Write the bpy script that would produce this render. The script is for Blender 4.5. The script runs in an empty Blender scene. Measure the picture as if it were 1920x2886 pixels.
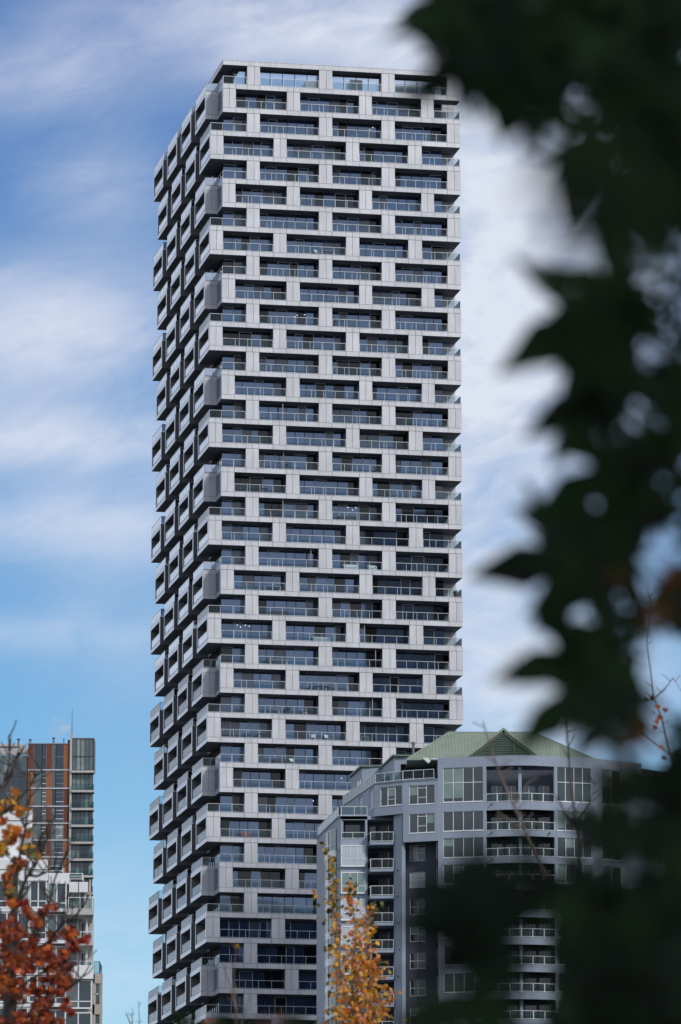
import bpy, math, random
import numpy as np
from math import radians as R, sin, cos, tan, pi, sqrt, atan2

random.seed(7); np.random.seed(7)
sc = bpy.context.scene
C = sc.collection

# ---------------------------------------------------------------- camera model
F = 14500.0                      # focal length in pixels of the 1920 px wide photograph
PITCH = math.atan(2907 / F)
CZ = 1.7
CP, SP = cos(PITCH), sin(PITCH)

def ray(px, py):
    a = (px - 960) / F; b = (1443 - py) / F
    return (a, CP - b * SP, SP + b * CP)
def at(px, py, Y):
    d = ray(px, py); t = Y / d[1]
    return (d[0] * t, Y, CZ + d[2] * t)
def zat(py, Y):
    return at(960, py, Y)[2]

# ---------------------------------------------------------------- materials
def newmat(name):
    m = bpy.data.materials.new(name); m.use_nodes = True
    nt = m.node_tree
    for n in list(nt.nodes): nt.nodes.remove(n)
    out = nt.nodes.new('ShaderNodeOutputMaterial')
    return m, nt, out

def pmat(name, col, rough=0.6, metal=0.0, var=0.12, scale=0.6, spec=0.5, streak=False, bump=0.0, ior=None, vscale=(1,1,1), island=0.0, stint=None):
    """principled surface whose colour varies with object-space noise"""
    m, nt, out = newmat(name)
    N, L = nt.nodes, nt.links
    p = N.new('ShaderNodeBsdfPrincipled')
    p.inputs['Roughness'].default_value = rough
    p.inputs['Metallic'].default_value = metal
    p.inputs['Specular IOR Level'].default_value = spec
    if stint: p.inputs['Specular Tint'].default_value = (*stint, 1)
    if ior: p.inputs['IOR'].default_value = ior
    tc = N.new('ShaderNodeTexCoord')
    mp = N.new('ShaderNodeMapping'); mp.inputs['Scale'].default_value = vscale
    L.new(tc.outputs['Object'], mp.inputs['Vector'])
    no = N.new('ShaderNodeTexNoise'); no.inputs['Scale'].default_value = scale; no.inputs['Detail'].default_value = 6
    L.new(mp.outputs[0], no.inputs['Vector'])
    fac = no.outputs['Fac']
    if streak:
        mp2 = N.new('ShaderNodeMapping'); mp2.inputs['Scale'].default_value = (2.2, 2.2, 0.25)
        L.new(tc.outputs['Object'], mp2.inputs['Vector'])
        n2 = N.new('ShaderNodeTexNoise'); n2.inputs['Scale'].default_value = 1.6; n2.inputs['Detail'].default_value = 5
        L.new(mp2.outputs[0], n2.inputs['Vector'])
        ad = N.new('ShaderNodeMath'); ad.operation = 'ADD'; L.new(fac, ad.inputs[0]); L.new(n2.outputs['Fac'], ad.inputs[1])
        hv = N.new('ShaderNodeMath'); hv.operation = 'MULTIPLY'; hv.inputs[1].default_value = 0.5; L.new(ad.outputs[0], hv.inputs[0])
        fac = hv.outputs[0]
    cr = N.new('ShaderNodeValToRGB')
    cr.color_ramp.elements[0].position = 0.3; cr.color_ramp.elements[1].position = 0.7
    cr.color_ramp.elements[0].color = (*[c * (1 - var) for c in col], 1)
    cr.color_ramp.elements[1].color = (*[min(1, c * (1 + var)) for c in col], 1)
    L.new(fac, cr.inputs[0]); colour = cr.outputs[0]
    if island:                      # every sheet or leaf of cladding comes from the works in a slightly different tone
        ge = N.new('ShaderNodeNewGeometry'); mr = N.new('ShaderNodeMapRange'); L.new(ge.outputs['Random Per Island'], mr.inputs[0])
        mr.inputs[3].default_value = 1-island; mr.inputs[4].default_value = 1+island
        hs_ = N.new('ShaderNodeHueSaturation'); L.new(mr.outputs[0], hs_.inputs['Value']); L.new(colour, hs_.inputs['Color']); colour = hs_.outputs[0]
    L.new(colour, p.inputs['Base Color'])
    if bump:
        b = N.new('ShaderNodeBump'); b.inputs['Strength'].default_value = bump; b.inputs['Distance'].default_value = 0.05
        L.new(fac, b.inputs['Height']); L.new(b.outputs[0], p.inputs['Normal'])
    L.new(p.outputs[0], out.inputs[0])
    return m

def glassmat(name, tint, refl=0.0, ior=1.55, grey=0.0, rough=0.02):
    """clear railing glass: tinted see-through plus fresnel mirror"""
    m, nt, out = newmat(name); N, L = nt.nodes, nt.links
    t = N.new('ShaderNodeBsdfTransparent'); t.inputs[0].default_value = (*tint, 1)
    g = N.new('ShaderNodeBsdfGlossy'); g.inputs['Roughness'].default_value = rough; g.inputs[0].default_value = (0.9, 0.95, 1, 1)
    fr = N.new('ShaderNodeFresnel'); fr.inputs[0].default_value = ior
    ad = N.new('ShaderNodeMath'); ad.operation = 'ADD'; ad.use_clamp = True; ad.inputs[1].default_value = refl
    L.new(fr.outputs[0], ad.inputs[0])
    mx = N.new('ShaderNodeMixShader'); L.new(ad.outputs[0], mx.inputs[0]); L.new(t.outputs[0], mx.inputs[1]); L.new(g.outputs[0], mx.inputs[2])
    L.new(mx.outputs[0], out.inputs[0])
    return m

def leafmat(name, col, trans=0.4, var=0.3, rough=0.45, spec=0.35):
    m, nt, out = newmat(name); N, L = nt.nodes, nt.links
    p = N.new('ShaderNodeBsdfPrincipled'); p.inputs['Roughness'].default_value = rough
    p.inputs['Specular IOR Level'].default_value = spec
    tr = N.new('ShaderNodeBsdfTranslucent')
    tc = N.new('ShaderNodeTexCoord'); no = N.new('ShaderNodeTexNoise'); no.inputs['Scale'].default_value = 9.0; no.inputs['Detail'].default_value = 4
    L.new(tc.outputs['Object'], no.inputs['Vector'])
    cr = N.new('ShaderNodeValToRGB'); cr.color_ramp.elements[0].position = 0.3; cr.color_ramp.elements[1].position = 0.7
    cr.color_ramp.elements[0].color = (*[c * (1 - var) for c in col], 1); cr.color_ramp.elements[1].color = (*[min(1, c * (1 + var)) for c in col], 1)
    L.new(no.outputs['Fac'], cr.inputs[0]); L.new(cr.outputs[0], p.inputs['Base Color']); L.new(cr.outputs[0], tr.inputs[0])
    mx = N.new('ShaderNodeMixShader'); mx.inputs[0].default_value = trans
    L.new(p.outputs[0], mx.inputs[1]); L.new(tr.outputs[0], mx.inputs[2]); L.new(mx.outputs[0], out.inputs[0])
    return m

M = {}
M['panel'] = pmat('aluminium_panel', (0.50, 0.508, 0.54), 0.42, 0.15, 0.17, 0.35, streak=True, island=0.06)
M['panel_shade'] = pmat('aluminium_panel_shade_tint', (0.42, 0.46, 0.54), 0.26, 0.55, 0.12, 0.35, streak=True, island=0.08)  # same cladding, darker and bluer: shade and sky light put into the colour
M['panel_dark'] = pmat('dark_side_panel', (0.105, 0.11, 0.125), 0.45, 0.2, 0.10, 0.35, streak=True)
M['joint'] = pmat('panel_joint', (0.16, 0.16, 0.17), 0.8)
M['soffit'] = pmat('soffit_board', (0.20, 0.215, 0.255), 0.7, var=0.2)
M['wood'] = pmat('timber_lining', (0.16, 0.09, 0.055), 0.6, var=0.25, scale=2.0)
M['glass_a'] = pmat('window_glass', (0.012, 0.022, 0.056), 0.03, var=0.3, ior=2.5, stint=(.58, .74, 1))
M['glass_b'] = pmat('window_glass_blue', (0.020, 0.036, 0.088), 0.04, var=0.3, ior=2.7, stint=(.55, .72, 1))
M['glass_c'] = pmat('window_glass_curtained', (0.052, 0.076, 0.130), 0.10, var=0.3, ior=1.7, scale=3, vscale=(6, 6, .3))
M['glass_d'] = pmat('window_glass_dark', (0.006, 0.008, 0.013), 0.03, var=0.3, ior=1.5)
M['frame_dark'] = pmat('dark_window_frame', (0.035, 0.036, 0.04), 0.45)
M['frame_light'] = pmat('silver_window_frame', (0.42, 0.43, 0.45), 0.4, 0.3)
M['rail'] = pmat('steel_rail', (0.50, 0.53, 0.56), 0.35, 0.4)
M['rail_glass'] = glassmat('railing_glass', (0.80, 0.87, 0.90), 0.0, 1.36)
M['clear_glass'] = glassmat('penthouse_glass', (0.93, 0.97, 0.99), 0.03, 1.45)
M['flank_glass'] = glassmat('railing_glass_added_reflection', (0.55, 0.66, 0.82), 0.42, 1.5, 0, 0.08)  # railing glass with extra blue sky reflection set into the material
M['pale_rail_glass'] = glassmat('thin_railing_glass', (0.74, 0.83, 0.82), 0.0, 1.28)
M['stucco'] = pmat('blue_grey_stucco', (0.26, 0.31, 0.39), 0.8, var=0.11, scale=0.5, streak=True)
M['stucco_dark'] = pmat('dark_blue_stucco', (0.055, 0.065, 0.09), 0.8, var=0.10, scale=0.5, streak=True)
M['white_frame'] = pmat('white_window_frame', (0.72, 0.74, 0.76), 0.4)
M['bglass'] = pmat('green_tinted_glass', (0.020, 0.036, 0.042), 0.04, var=0.3, ior=1.7)
M['bglass_blind'] = pmat('glass_with_pale_blind', (0.17, 0.24, 0.23), 0.15, var=0.15, ior=1.6)
M['bglass_white'] = pmat('glass_with_white_blind', (0.42, 0.47, 0.52), 0.15, var=0.08, ior=1.6)
M['green_roof'] = pmat('green_metal_roof', (0.235, 0.29, 0.225), 0.5, 0.1, var=0.12, scale=0.8)
M['green_dark'] = pmat('green_metal_louvre', (0.11, 0.16, 0.125), 0.5, 0.1, var=0.12)
M['white_metal'] = pmat('white_flashing', (0.72, 0.73, 0.74), 0.5)
M['orange'] = pmat('orange_terracotta_panel', (0.32, 0.115, 0.045), 0.7, var=0.14, scale=1.2)
M['rust'] = pmat('rust_red_terracotta_panel', (0.16, 0.05, 0.026), 0.7, var=0.14, scale=1.2)
M['concrete'] = pmat('pale_concrete', (0.44, 0.43, 0.42), 0.85, var=0.12, streak=True)
M['metal_grey'] = pmat('grey_spandrel', (0.20, 0.215, 0.24), 0.5, 0.2)
M['tglass'] = pmat('grey_green_glass', (0.075, 0.105, 0.11), 0.06, var=0.35, ior=1.7, scale=0.7)
M['tglass_l'] = pmat('pale_curtain_glass', (0.19, 0.24, 0.24), 0.12, var=0.25, ior=1.6, scale=1.2)
M['tglass_d'] = pmat('dark_slate_glass', (0.020, 0.030, 0.040), 0.05, var=0.35, ior=1.7)
M['white_wall'] = pmat('white_painted_wall', (0.68, 0.69, 0.71), 0.7, var=0.07, streak=True)
M['tan_wall'] = pmat('tan_render_wall', (0.36, 0.33, 0.29), 0.8, var=0.10, streak=True)
M['pipe'] = pmat('galvanised_pipe', (0.14, 0.15, 0.17), 0.5, 0.5)
M['bark_dark'] = pmat('dark_bark', (0.050, 0.042, 0.036), 0.9, var=0.3, scale=6)
M['bark_pale'] = pmat('pale_grey_bark', (0.24, 0.21, 0.185), 0.85, var=0.35, scale=5)
M['bark_brown'] = pmat('brown_twig_bark', (0.14, 0.105, 0.085), 0.9, var=0.3, scale=5)
M['white_plastic'] = pmat('white_patio_paint', (0.75, 0.75, 0.74), 0.5)
M['dark_plastic'] = pmat('charcoal_patio_paint', (0.03, 0.032, 0.035), 0.6)
M['canvas'] = pmat('beige_canvas', (0.50, 0.42, 0.36), 0.9)
M['terracotta'] = pmat('clay_pot', (0.32, 0.15, 0.09), 0.8)
M['pink_fabric'] = pmat('dusty_pink_fabric', (0.30, 0.14, 0.12), 0.9)
M['leaf_pot'] = leafmat('pot_plant_leaf', (0.05, 0.09, 0.03))
M['ground'] = pmat('grass_and_paving', (0.07, 0.075, 0.065), 0.95, var=0.35, scale=0.05)

LEAF = {
 'dark':  leafmat('shaded_green_leaf', (0.013, 0.022, 0.014), 0.10, 0.35, 0.7, 0.10),
 'green': leafmat('dark_green_leaf', (0.020, 0.042, 0.014), 0.30, 0.35, 0.7, 0.12),
 'rustl': leafmat('turning_orange_leaf', (0.16, 0.055, 0.012), 0.35, 0.3),
 'red': leafmat('brick_red_leaf', (0.26, 0.042, 0.016), 0.35, 0.35),
 'crimson': leafmat('crimson_leaf', (0.33, 0.035, 0.03), 0.35, 0.3),
 'orange': leafmat('orange_leaf', (0.66, 0.22, 0.025), 0.38, 0.3),
 'deepor': leafmat('deep_orange_leaf', (0.55, 0.125, 0.02), 0.38, 0.3),
 'peach': leafmat('salmon_leaf', (0.74, 0.27, 0.10), 0.38, 0.25),
 'yellow': leafmat('golden_leaf', (0.70, 0.38, 0.04), 0.38, 0.3),
 'olive': leafmat('olive_leaf', (0.15, 0.14, 0.03), 0.35, 0.3),
 'darkred': leafmat('dark_maroon_leaf', (0.085, 0.016, 0.012), 0.25, 0.3),
 'shade': leafmat('dark_olive_leaf', (0.032, 0.034, 0.012), 0.25, 0.3),
}

# ---------------------------------------------------------------- mesh builder
class MB:
    def __init__(s): s.v = []; s.f = []; s.m = []
    def quad(s, a, b, c, d, m=0):
        i = len(s.v); s.v += [a, b, c, d]; s.f.append((i, i+1, i+2, i+3)); s.m.append(m)
    def tri(s, a, b, c, m=0):
        i = len(s.v); s.v += [a, b, c]; s.f.append((i, i+1, i+2)); s.m.append(m)
    def hexa(s, p, m=0):
        i = len(s.v); s.v += p
        for q in ((0,3,2,1),(4,5,6,7),(0,1,5,4),(1,2,6,5),(2,3,7,6),(3,0,4,7)):
            s.f.append(tuple(i+k for k in q)); s.m.append(m)
    def box(s, x0, x1, y0, y1, z0, z1, m=0):
        if x1 < x0: x0, x1 = x1, x0
        if y1 < y0: y0, y1 = y1, y0
        if z1 < z0: z0, z1 = z1, z0
        s.hexa([(x0,y0,z0),(x1,y0,z0),(x1,y1,z0),(x0,y1,z0),(x0,y0,z1),(x1,y0,z1),(x1,y1,z1),(x0,y1,z1)], m)
    def sbox(s, x0, x1, y0, y1, z0, z1, m=0, k=.075):
        """box whose right flank runs back at an angle, as these blocks stand turned away from the street"""
        d = k*(y1-y0)
        s.hexa([(x0,y0,z0),(x1,y0,z0),(x1-d,y1,z0),(x0-d,y1,z0),(x0,y0,z1),(x1,y0,z1),(x1-d,y1,z1),(x0-d,y1,z1)], m)
    def wall(s, a, b, s0, s1, o0, o1, z0, z1, m=0):
        """oriented box along plan line a->b: s0..s1 metres along, o0..o1 metres to the inside (left-hand normal)"""
        dx, dy = b[0]-a[0], b[1]-a[1]; l = math.hypot(dx, dy); dx /= l; dy /= l
        nx, ny = -dy, dx
        P = lambda t, o, z: (a[0]+dx*t+nx*o, a[1]+dy*t+ny*o, z)
        s.hexa([P(s0,o0,z0),P(s1,o0,z0),P(s1,o1,z0),P(s0,o1,z0),P(s0,o0,z1),P(s1,o0,z1),P(s1,o1,z1),P(s0,o1,z1)], m)
    def prism(s, pts, z0, z1, m=0):
        n = len(pts); i = len(s.v)
        s.v += [(x, y, z0) for x, y in pts] + [(x, y, z1) for x, y in pts]
        s.f.append(tuple(range(i+n-1, i-1, -1))); s.m.append(m)
        s.f.append(tuple(range(i+n, i+2*n))); s.m.append(m)
        for k in range(n):
            j = (k+1) % n; s.f.append((i+k, i+j, i+n+j, i+n+k)); s.m.append(m)
    def tube(s, pts, rad, n=6, m=0, cap=True):
        pts = [np.array(p, float) for p in pts]
        if not hasattr(rad, '__len__'): rad = [rad]*len(pts)
        base = len(s.v); K = len(pts)
        for k, p in enumerate(pts):
            d = pts[min(k+1, K-1)] - pts[max(k-1, 0)]; d /= (np.linalg.norm(d) + 1e-9)
            h = np.array((0,0,1.)) if abs(d[2]) < .9 else np.array((1.,0,0))
            u = np.cross(d, h); u /= np.linalg.norm(u); w = np.cross(d, u)
            for q in range(n):
                a = 2*pi*q/n; s.v.append(tuple(p + (u*cos(a)+w*sin(a))*rad[k]))
        for k in range(K-1):
            for q in range(n):
                r = (q+1) % n
                s.f.append((base+k*n+q, base+k*n+r, base+(k+1)*n+r, base+(k+1)*n+q)); s.m.append(m)
        if cap:
            s.f.append(tuple(base+q for q in range(n))[::-1]); s.m.append(m)
            s.f.append(tuple(base+(K-1)*n+q for q in range(n))); s.m.append(m)
    def lathe(s, c, prof, n=10, m=0):
        s.tube([(c[0], c[1], c[2]+z) for r, z in prof], [max(r, .002) for r, z in prof], n, m)
    def build(s, name, mats, parent=None, smooth=False):
        me = bpy.data.meshes.new(name); me.from_pydata(s.v, [], s.f)
        if not isinstance(mats, (list, tuple)): mats = [mats]
        for q in mats: me.materials.append(q)
        me.polygons.foreach_set('material_index', np.array(s.m, dtype=np.int32))
        if smooth: me.polygons.foreach_set('use_smooth', np.ones(len(s.f), dtype=bool))
        me.update()
        o = bpy.data.objects.new(name, me); C.objects.link(o)
        if parent: o.parent = parent
        return o

def tag(o, label, cat, group=None):
    o['label'] = label; o['category'] = cat
    if group: o['group'] = group
    return o
def thing(name, label, cat, loc=(0,0,0), rz=0.0, group=None):
    o = bpy.data.objects.new(name, None); C.objects.link(o); o.empty_display_size = 0.5
    o.location = loc; o.rotation_euler = (0, 0, rz)
    return tag(o, label, cat, group)

# ---------------------------------------------------------------- ground
g = MB(); g.quad((-6000,-3000,0),(6000,-3000,0),(6000,9000,0),(-6000,9000,0))
g.build('ground', M['ground'])['kind'] = 'structure'

# ================================================================ stepped tower
RZ = R(11.1)
TX, TY = -16.67, 637.3
tower = thing('apartment_tower', 'tall slender tower of pale metal panels with staggered boxes and glass railings', 'tower', (TX, TY, 0), RZ)
US = 1.0325
H_Y = TY + 4.74*sin(RZ)
Z2 = zat(318.7, H_Y); Z38 = zat(2800.8, H_Y)
H = (Z2 - Z38) / 36
BAND = 0.62
OPEN = H - BAND
Z0 = Z2 + 2*H
ROWS = 42
UE = 31.73*US
W_ = 1.8                           # loggia depth
PIL = {'A': [(4.59,6.21),(13.72,15.39),(21.68,23.36),(30.06,31.73)],
       'B': [(1.54,3.16),(9.64,11.29),(18.82,20.44),(26.74,28.35)],
       'D': [(0,1.62),(7.97,9.61),(17.15,18.82),(25.06,26.8)]}
PIL = {k: [(a*US, b*US) for a, b in v] for k, v in PIL.items()}
UB = 1.54*US
def typ(r): return 'A' if r % 2 == 0 else ('B' if r % 4 == 1 else 'D')
def zr(r): return Z0 - r*H
PANELM = [M['panel'], M['joint'], M['soffit'], M['wood'], M['panel_shade'], M['panel_dark']]

def panels_front(mb, u0, u1, z0, z1, cuts, v=-0.03, g_=0.024, m=0):
    """separate cladding panels 3 cm proud of the dark backing, with open joints at the cuts"""
    xs = sorted([u0] + [c for c in cuts if u0 + .1 < c < u1 - .1] + [u1])
    for a, b in zip(xs, xs[1:]):
        mb.box(a+(g_ if a > u0 else 0), b-(g_ if b < u1 else 0), v, 0.0, z0+g_, z1-g_, m)

# slab edge bands and pillars, one part per storey
for r in range(ROWS+1):
    mb = MB()
    lo = r; up = r-1
    nonA = lo if typ(lo) != 'A' else up
    ul = 0.0 if (nonA >= 0 and typ(nonA) == 'D') else UB
    zb, zt = zr(r), zr(r) + BAND
    # backing slab over the loggia: joint-coloured front, soffit underside
    mb.box(ul, UE, 0.0, W_ + .3, zb, zt, 2)
    mb.box(ul, UE, -0.012, 0.0, zb, zt, 1)
    cuts = []
    for rr in (lo, up):
        if rr < 0: rr = 0
        for a, b in PIL[typ(rr)]:
            cuts += [a, b]
        if rr == lo: cuts += [(a+b)/2 for a, b in PIL[typ(rr)]]
    panels_front(mb, ul, UE, zb, zt, cuts, v=-0.045)
    if r == 0:                                    # roof slab reaching over the whole plan
        mb.box(ul, UE, W_+.3, 2.9, zb+.05, zt, 2)
        mb.box(ul, ul+2.6, 2.9, 42.5, zb+.05, zt, 2); mb.box(UE-2.6, UE, 2.9, 42.5, zb+.05, zt, 2); mb.box(ul, UE, 42.5, 45.5, zb+.05, zt, 2)
        mb.box(ul-.03, ul, 0.0, 45.5, zb, zt, 0)
        mb.box(ul-.05, UE+.03, -0.08, 2.95, zt, zt+.06, 0); mb.box(ul-.05, ul+2.65, 2.95, 45.6, zt, zt+.06, 0)
    if r < ROWS:
        z0, z1 = zr(r) - OPEN, zr(r)
        for a, b in PIL[typ(r)]:
            deep = .5 if (a < .1 or b > UE-.2) else W_ - .02
            mb.box(a, b, 0.0, deep, z0, z1, 3 if (a+b > 50 and r % 3 == 0) or b > UE-.2 else 1)
            mid = (a+b)/2 + (0.0 if (r % 2) else .1)
            panels_front(mb, a, b, z0, z1, [mid], v=-0.03)
            mb.box(a, a+.018, -0.03, deep, z0, z1, 4) if a > .1 else None
    mb.build('storey_cladding', PANELM, tower)

def rail_run(mb, p, q, z, h=1.08, gap=1.5, glass_off=0.0, mats=(0, 1), th=.03):
    """glass balustrade from plan point p to q standing on z"""
    l = math.hypot(q[0]-p[0], q[1]-p[1])
    if l < .15: return
    mb.wall(p, q, 0, l, -th, th, z+h-.05, z+h, mats[0])
    mb.wall(p, q, 0, l, -.025, .025, z+.05, z+.1, mats[0])
    n = max(1, round(l/gap))
    for k in range(n+1):
        t = min(max(l*k/n, .025), l-.025)
        mb.wall(p, q, t-.02, t+.02, -.02, .02, z, z+h-.05, mats[0])
    for k in range(n):
        mb.wall(p, q, l*k/n+.03, l*(k+1)/n-.03, -.006, .006, z+.11, z+h-.06, mats[1])
RAILM = [M['rail'], M['rail_glass']]
WINM = [M['frame_dark'], M['frame_light'], M['glass_a'], M['glass_b'], M['glass_c'], M['glass_d'], M['soffit']]

def glazing(mb, u0, u1, z0, z1, rnd, v=W_, clear=False):
    w = u1-u0
    n = max(1, round(w/1.28))
    # uneven pane widths
    ws = [1 + rnd.uniform(-.25, .3) for _ in range(n)]; s = sum(ws); xs = [u0]
    for q in ws: xs.append(xs[-1] + q/s*w)
    d = rnd.randrange(n) if n > 1 else -1
    d2 = rnd.randrange(n) if rnd.random() < .35 and n > 2 else -1
    mb.box(u0, u1, v-.06, v+.08, z1-.15, z1, 0)                 # head
    mb.box(u0, u1, v-.06, v+.08, z0, z0+.08, 0)                 # threshold
    silver_all = rnd.random() < .12
    for k in range(n):
        a, b = xs[k], xs[k+1]
        rr = rnd.random()
        g_ = 2 if rr < .40 else 3 if rr < .74 else 4 if rr < .88 else 5
        if k == n-1 and rnd.random() < .55: g_ = rnd.choice((4, 5, 3))
        mb.box(a, b, v+.02, v+.05, z0+.08, z1-.15, g_)
        light = silver_all or k in (d, d+1, d2, d2+1)
        if k > 0: mb.box(a-(.045 if light else .035), a+(.045 if light else .035), v-.05, v+.02, z0+.08, z1-.15, 1 if light else 0)
        if k in (d, d2):
            mb.box(a+.04, b-.04, v-.045, v+.02, z1-.23, z1-.15, 1)
            mb.box(a+.04, b-.04, v-.045, v+.02, z0+.08, z0+.15, 1)
    if rnd.random() < .6: mb.box(u0, u1, v-.02, v+.02, z0+.50, z0+.54, 0)     # low transom
    mb.box(u0, u1, v-.4, v-.1, z1-.1, z1-.02, 6)                 # ceiling bulkhead

def bays(r):
    t = typ(r); P = PIL[t]
    if t == 'A':
        below = typ(r+1)
        ul = 0.0 if below == 'D' else UB
        return [(ul, P[0][0])] + [(P[i][1], P[i+1][0]) for i in range(3)]
    return [(P[i][1], P[i+1][0]) for i in range(3)] + [(P[3][1], UE)]

UGL, UGR = 2.0, 29.75*US            # inner glass walls left and right
wstuff, rstuff = MB(), MB(); nwin = 0
BAYS_OF = {}
for r in range(1, ROWS):
    rnd = random.Random(r*31 + 5)
    z0, z1 = zr(r) - OPEN, zr(r)
    for i, (a, b) in enumerate(bays(r)):
        rb = random.Random((r//2 % 3)*17 + i*7 + (0 if r % 4 else 3) + (r//9)*53)   # stacked flats often share a layout
        mb = MB() if nwin < 100 else wstuff
        glazing(mb, max(a, UGL), min(b, UGR), z0, z1, rb if rnd.random() < .6 else rnd)
        rm = MB() if nwin < 100 else rstuff
        rail_run(rm, (a+.03, .07), (b-.03, .07), z0, 1.08)
        if typ(r) == 'A' and i == 0:
            rail_run(rm, (a+.05, .1), (a+.05, 8.3 if a < .1 else 3.6), z0, 1.08)
        if typ(r) != 'A' and i == 3:
            rail_run(rm, (b-.05, .1), (b-.05, 3.6), z0, 1.08, gap=.9)
        if nwin < 100:
            mb.build('window', WINM, tower); rm.build('balcony_railing', RAILM, tower)
        nwin += 1
o = wstuff.build('window', WINM, tower); o['kind'] = 'stuff'
o = rstuff.build('balcony_railing', RAILM, tower); o['kind'] = 'stuff'

# penthouse (row 0): see-through corner glazing with an inner core
mb = MB(); z0, z1 = zr(0) - OPEN, zr(0)
def clear_wall(p, q, z0, z1, gap=1.6):
    l = math.hypot(q[0]-p[0], q[1]-p[1]); n = max(1, round(l/gap))
    mb.wall(p, q, 0, l, -.05, .05, z1-.25, z1, 0); mb.wall(p, q, 0, l, -.05, .05, z0, z0+.08, 0)
    for k in range(n+1):
        t = min(max(l*k/n, .04), l-.04); mb.wall(p, q, t-.04, t+.04, -.05, .05, z0+.08, z1-.25, 0)
        if k < n: mb.wall(p, q, l*k/n+.05, l*(k+1)/n-.05, -.01, .01, z0+.09, z1-.15, 1)
clear_wall((UGL+1.2, W_), (UGR, W_), z0, z1)
clear_wall((UGL+1.2, 44), (UGL+1.2, W_), z0, z1, 2.4)
clear_wall((UGR, W_), (UGR, 44), z0, z1, 2.4)
mb.build('penthouse_glazing', [M['frame_dark'], M['clear_glass']], tower)
mb = MB()
for (a, b, c, d, h_) in ((13.4, 15.5, 5.5, 9.5, OPEN), (19.0, 20.6, 3.6, 6.2, OPEN), (8.9, 10.2, 6, 9, 1.5), (25, 28, 4.5, 7.5, OPEN)):
    mb.box(a, b, c, d, z0, z0+h_, 0)
mb.build('penthouse_wall', [M['concrete']], tower)
mb = MB()
for i, (a, b) in enumerate(bays(0)):
    rail_run(mb, (a+.03, .07), (b-.03, .07), z0, 1.08)
rail_run(mb, (UB+.05, .1), (UB+.05, 3.6), z0, 1.08)
mb.build('penthouse_railing', RAILM, tower)
mb = MB()
zt = zr(0) + BAND + .06
mb.box(14.1, 14.55, 1.0, 1.6, zt, zt+.62); mb.box(17.0, 17.4, 1.2, 1.8, zt, zt+.62); mb.box(14.55, 17.0, 1.25, 1.45, zt+.28, zt+.42)
mb.build('roof_vent', M['panel_shade'], tower)

# left flank: boxes laid like bricks, each with its framed loggia and two balustrades
SP_, LEN = 11.45, 8.28
def flank_box(r, v0, v1, left=True, notch=False):
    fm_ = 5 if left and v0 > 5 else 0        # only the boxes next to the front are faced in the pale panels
    u0, u1 = (0.0, 2.05) if left else (UE, UE-2.3)
    s = 1 if left else -1
    zb, z1, zt = zr(r)-H, zr(r), zr(r)+BAND
    zf = zr(r)-OPEN
    mb = MB()
    vs = v0 if v0 > .05 else W_+.3      # front box: slabs start behind the loggia slab
    for (c, d) in ((z1, zt), (zb, zf)):
        mb.box(u0, u1, vs, v1, c, d, 2)
        fr = 0.0 if v0 < .05 else v0
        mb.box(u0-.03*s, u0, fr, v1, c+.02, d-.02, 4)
        if v0 > .05:
            mid = u0+ .82*s
            for (p, q) in ((u0-.03*s, mid-.02*s), (mid+.02*s, u1)):
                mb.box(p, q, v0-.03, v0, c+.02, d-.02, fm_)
    # end walls
    if v0 > .05:
        mb.box(u0, u1, v0, v0+.5, zf, z1, 1)
        mid = u0 + .82*s
        for (p, q) in ((u0-.03*s, mid-.02*s), (mid+.02*s, u1)):
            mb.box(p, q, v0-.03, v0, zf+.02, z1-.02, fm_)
        mb.box(u0-.03*s, u0, v0, v0+.62, zf+.0, z1, 4)
    else:
        mb.box(u0-.03*s, u0, 0, .62, zf, z1, 4)
    mb.box(u0, u1, v1-.3, v1, zf, z1, 1)
    mb.box(u0-.03*s, u0, v1-.34, v1, zf, z1, 4)
    FR = [M['rail'], M['flank_glass'] if left and r < 24 else M['rail_glass']]  # upper left rows get the added sky reflection, lower ones plain glass
    # dark lining on the inner wall and edge trim
    mb.box(u0-.045*s, u0-.03*s, v0 if v0 > .05 else .02, v1, zf-.06, zf+.0, 1)
    nm = 'balcony_box' if left else 'corner_box'
    bo = mb.build(nm, PANELM, tower)
    rm = MB(); uu = u0 + .06*s
    a, b = ((v0 if v0 > .05 else 0)+.62, v1-.34)
    rail_run(rm, (uu, b), (uu, a), zf, 1.1, gap=1.45)
    rm.build('loggia_railing', FR, bo)
    if not (v0 < .05):
        rm = MB()
        rail_run(rm, (uu, v1-.06), (uu, v0+.06), zt, 1.08, gap=1.15)
        rail_run(rm, (uu, v0+.06), (u1, v0+.06), zt, 1.08, gap=1.0)
        rail_run(rm, (u1, v1-.06), (uu, v1-.06), zt, 1.08, gap=1.0)
        rm.build('terrace_railing', FR, bo)
for r in range(1, ROWS, 2):
    if typ(r) == 'D':
        for k in range(4): flank_box(r, SP_*k, SP_*k+LEN)
    else:
        for k in range(4): flank_box(r, 3.72+SP_*k, 3.72+SP_*k+LEN-.05)
for r in range(1, ROWS):
    if typ(r) == 'A':
        flank_box(r, 0.0, 7.8, left=False)
    else:
        flank_box(r, 3.72, 11.6, left=False)
        flank_box(r, 3.72+SP_, 11.6+SP_, left=False)
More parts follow.
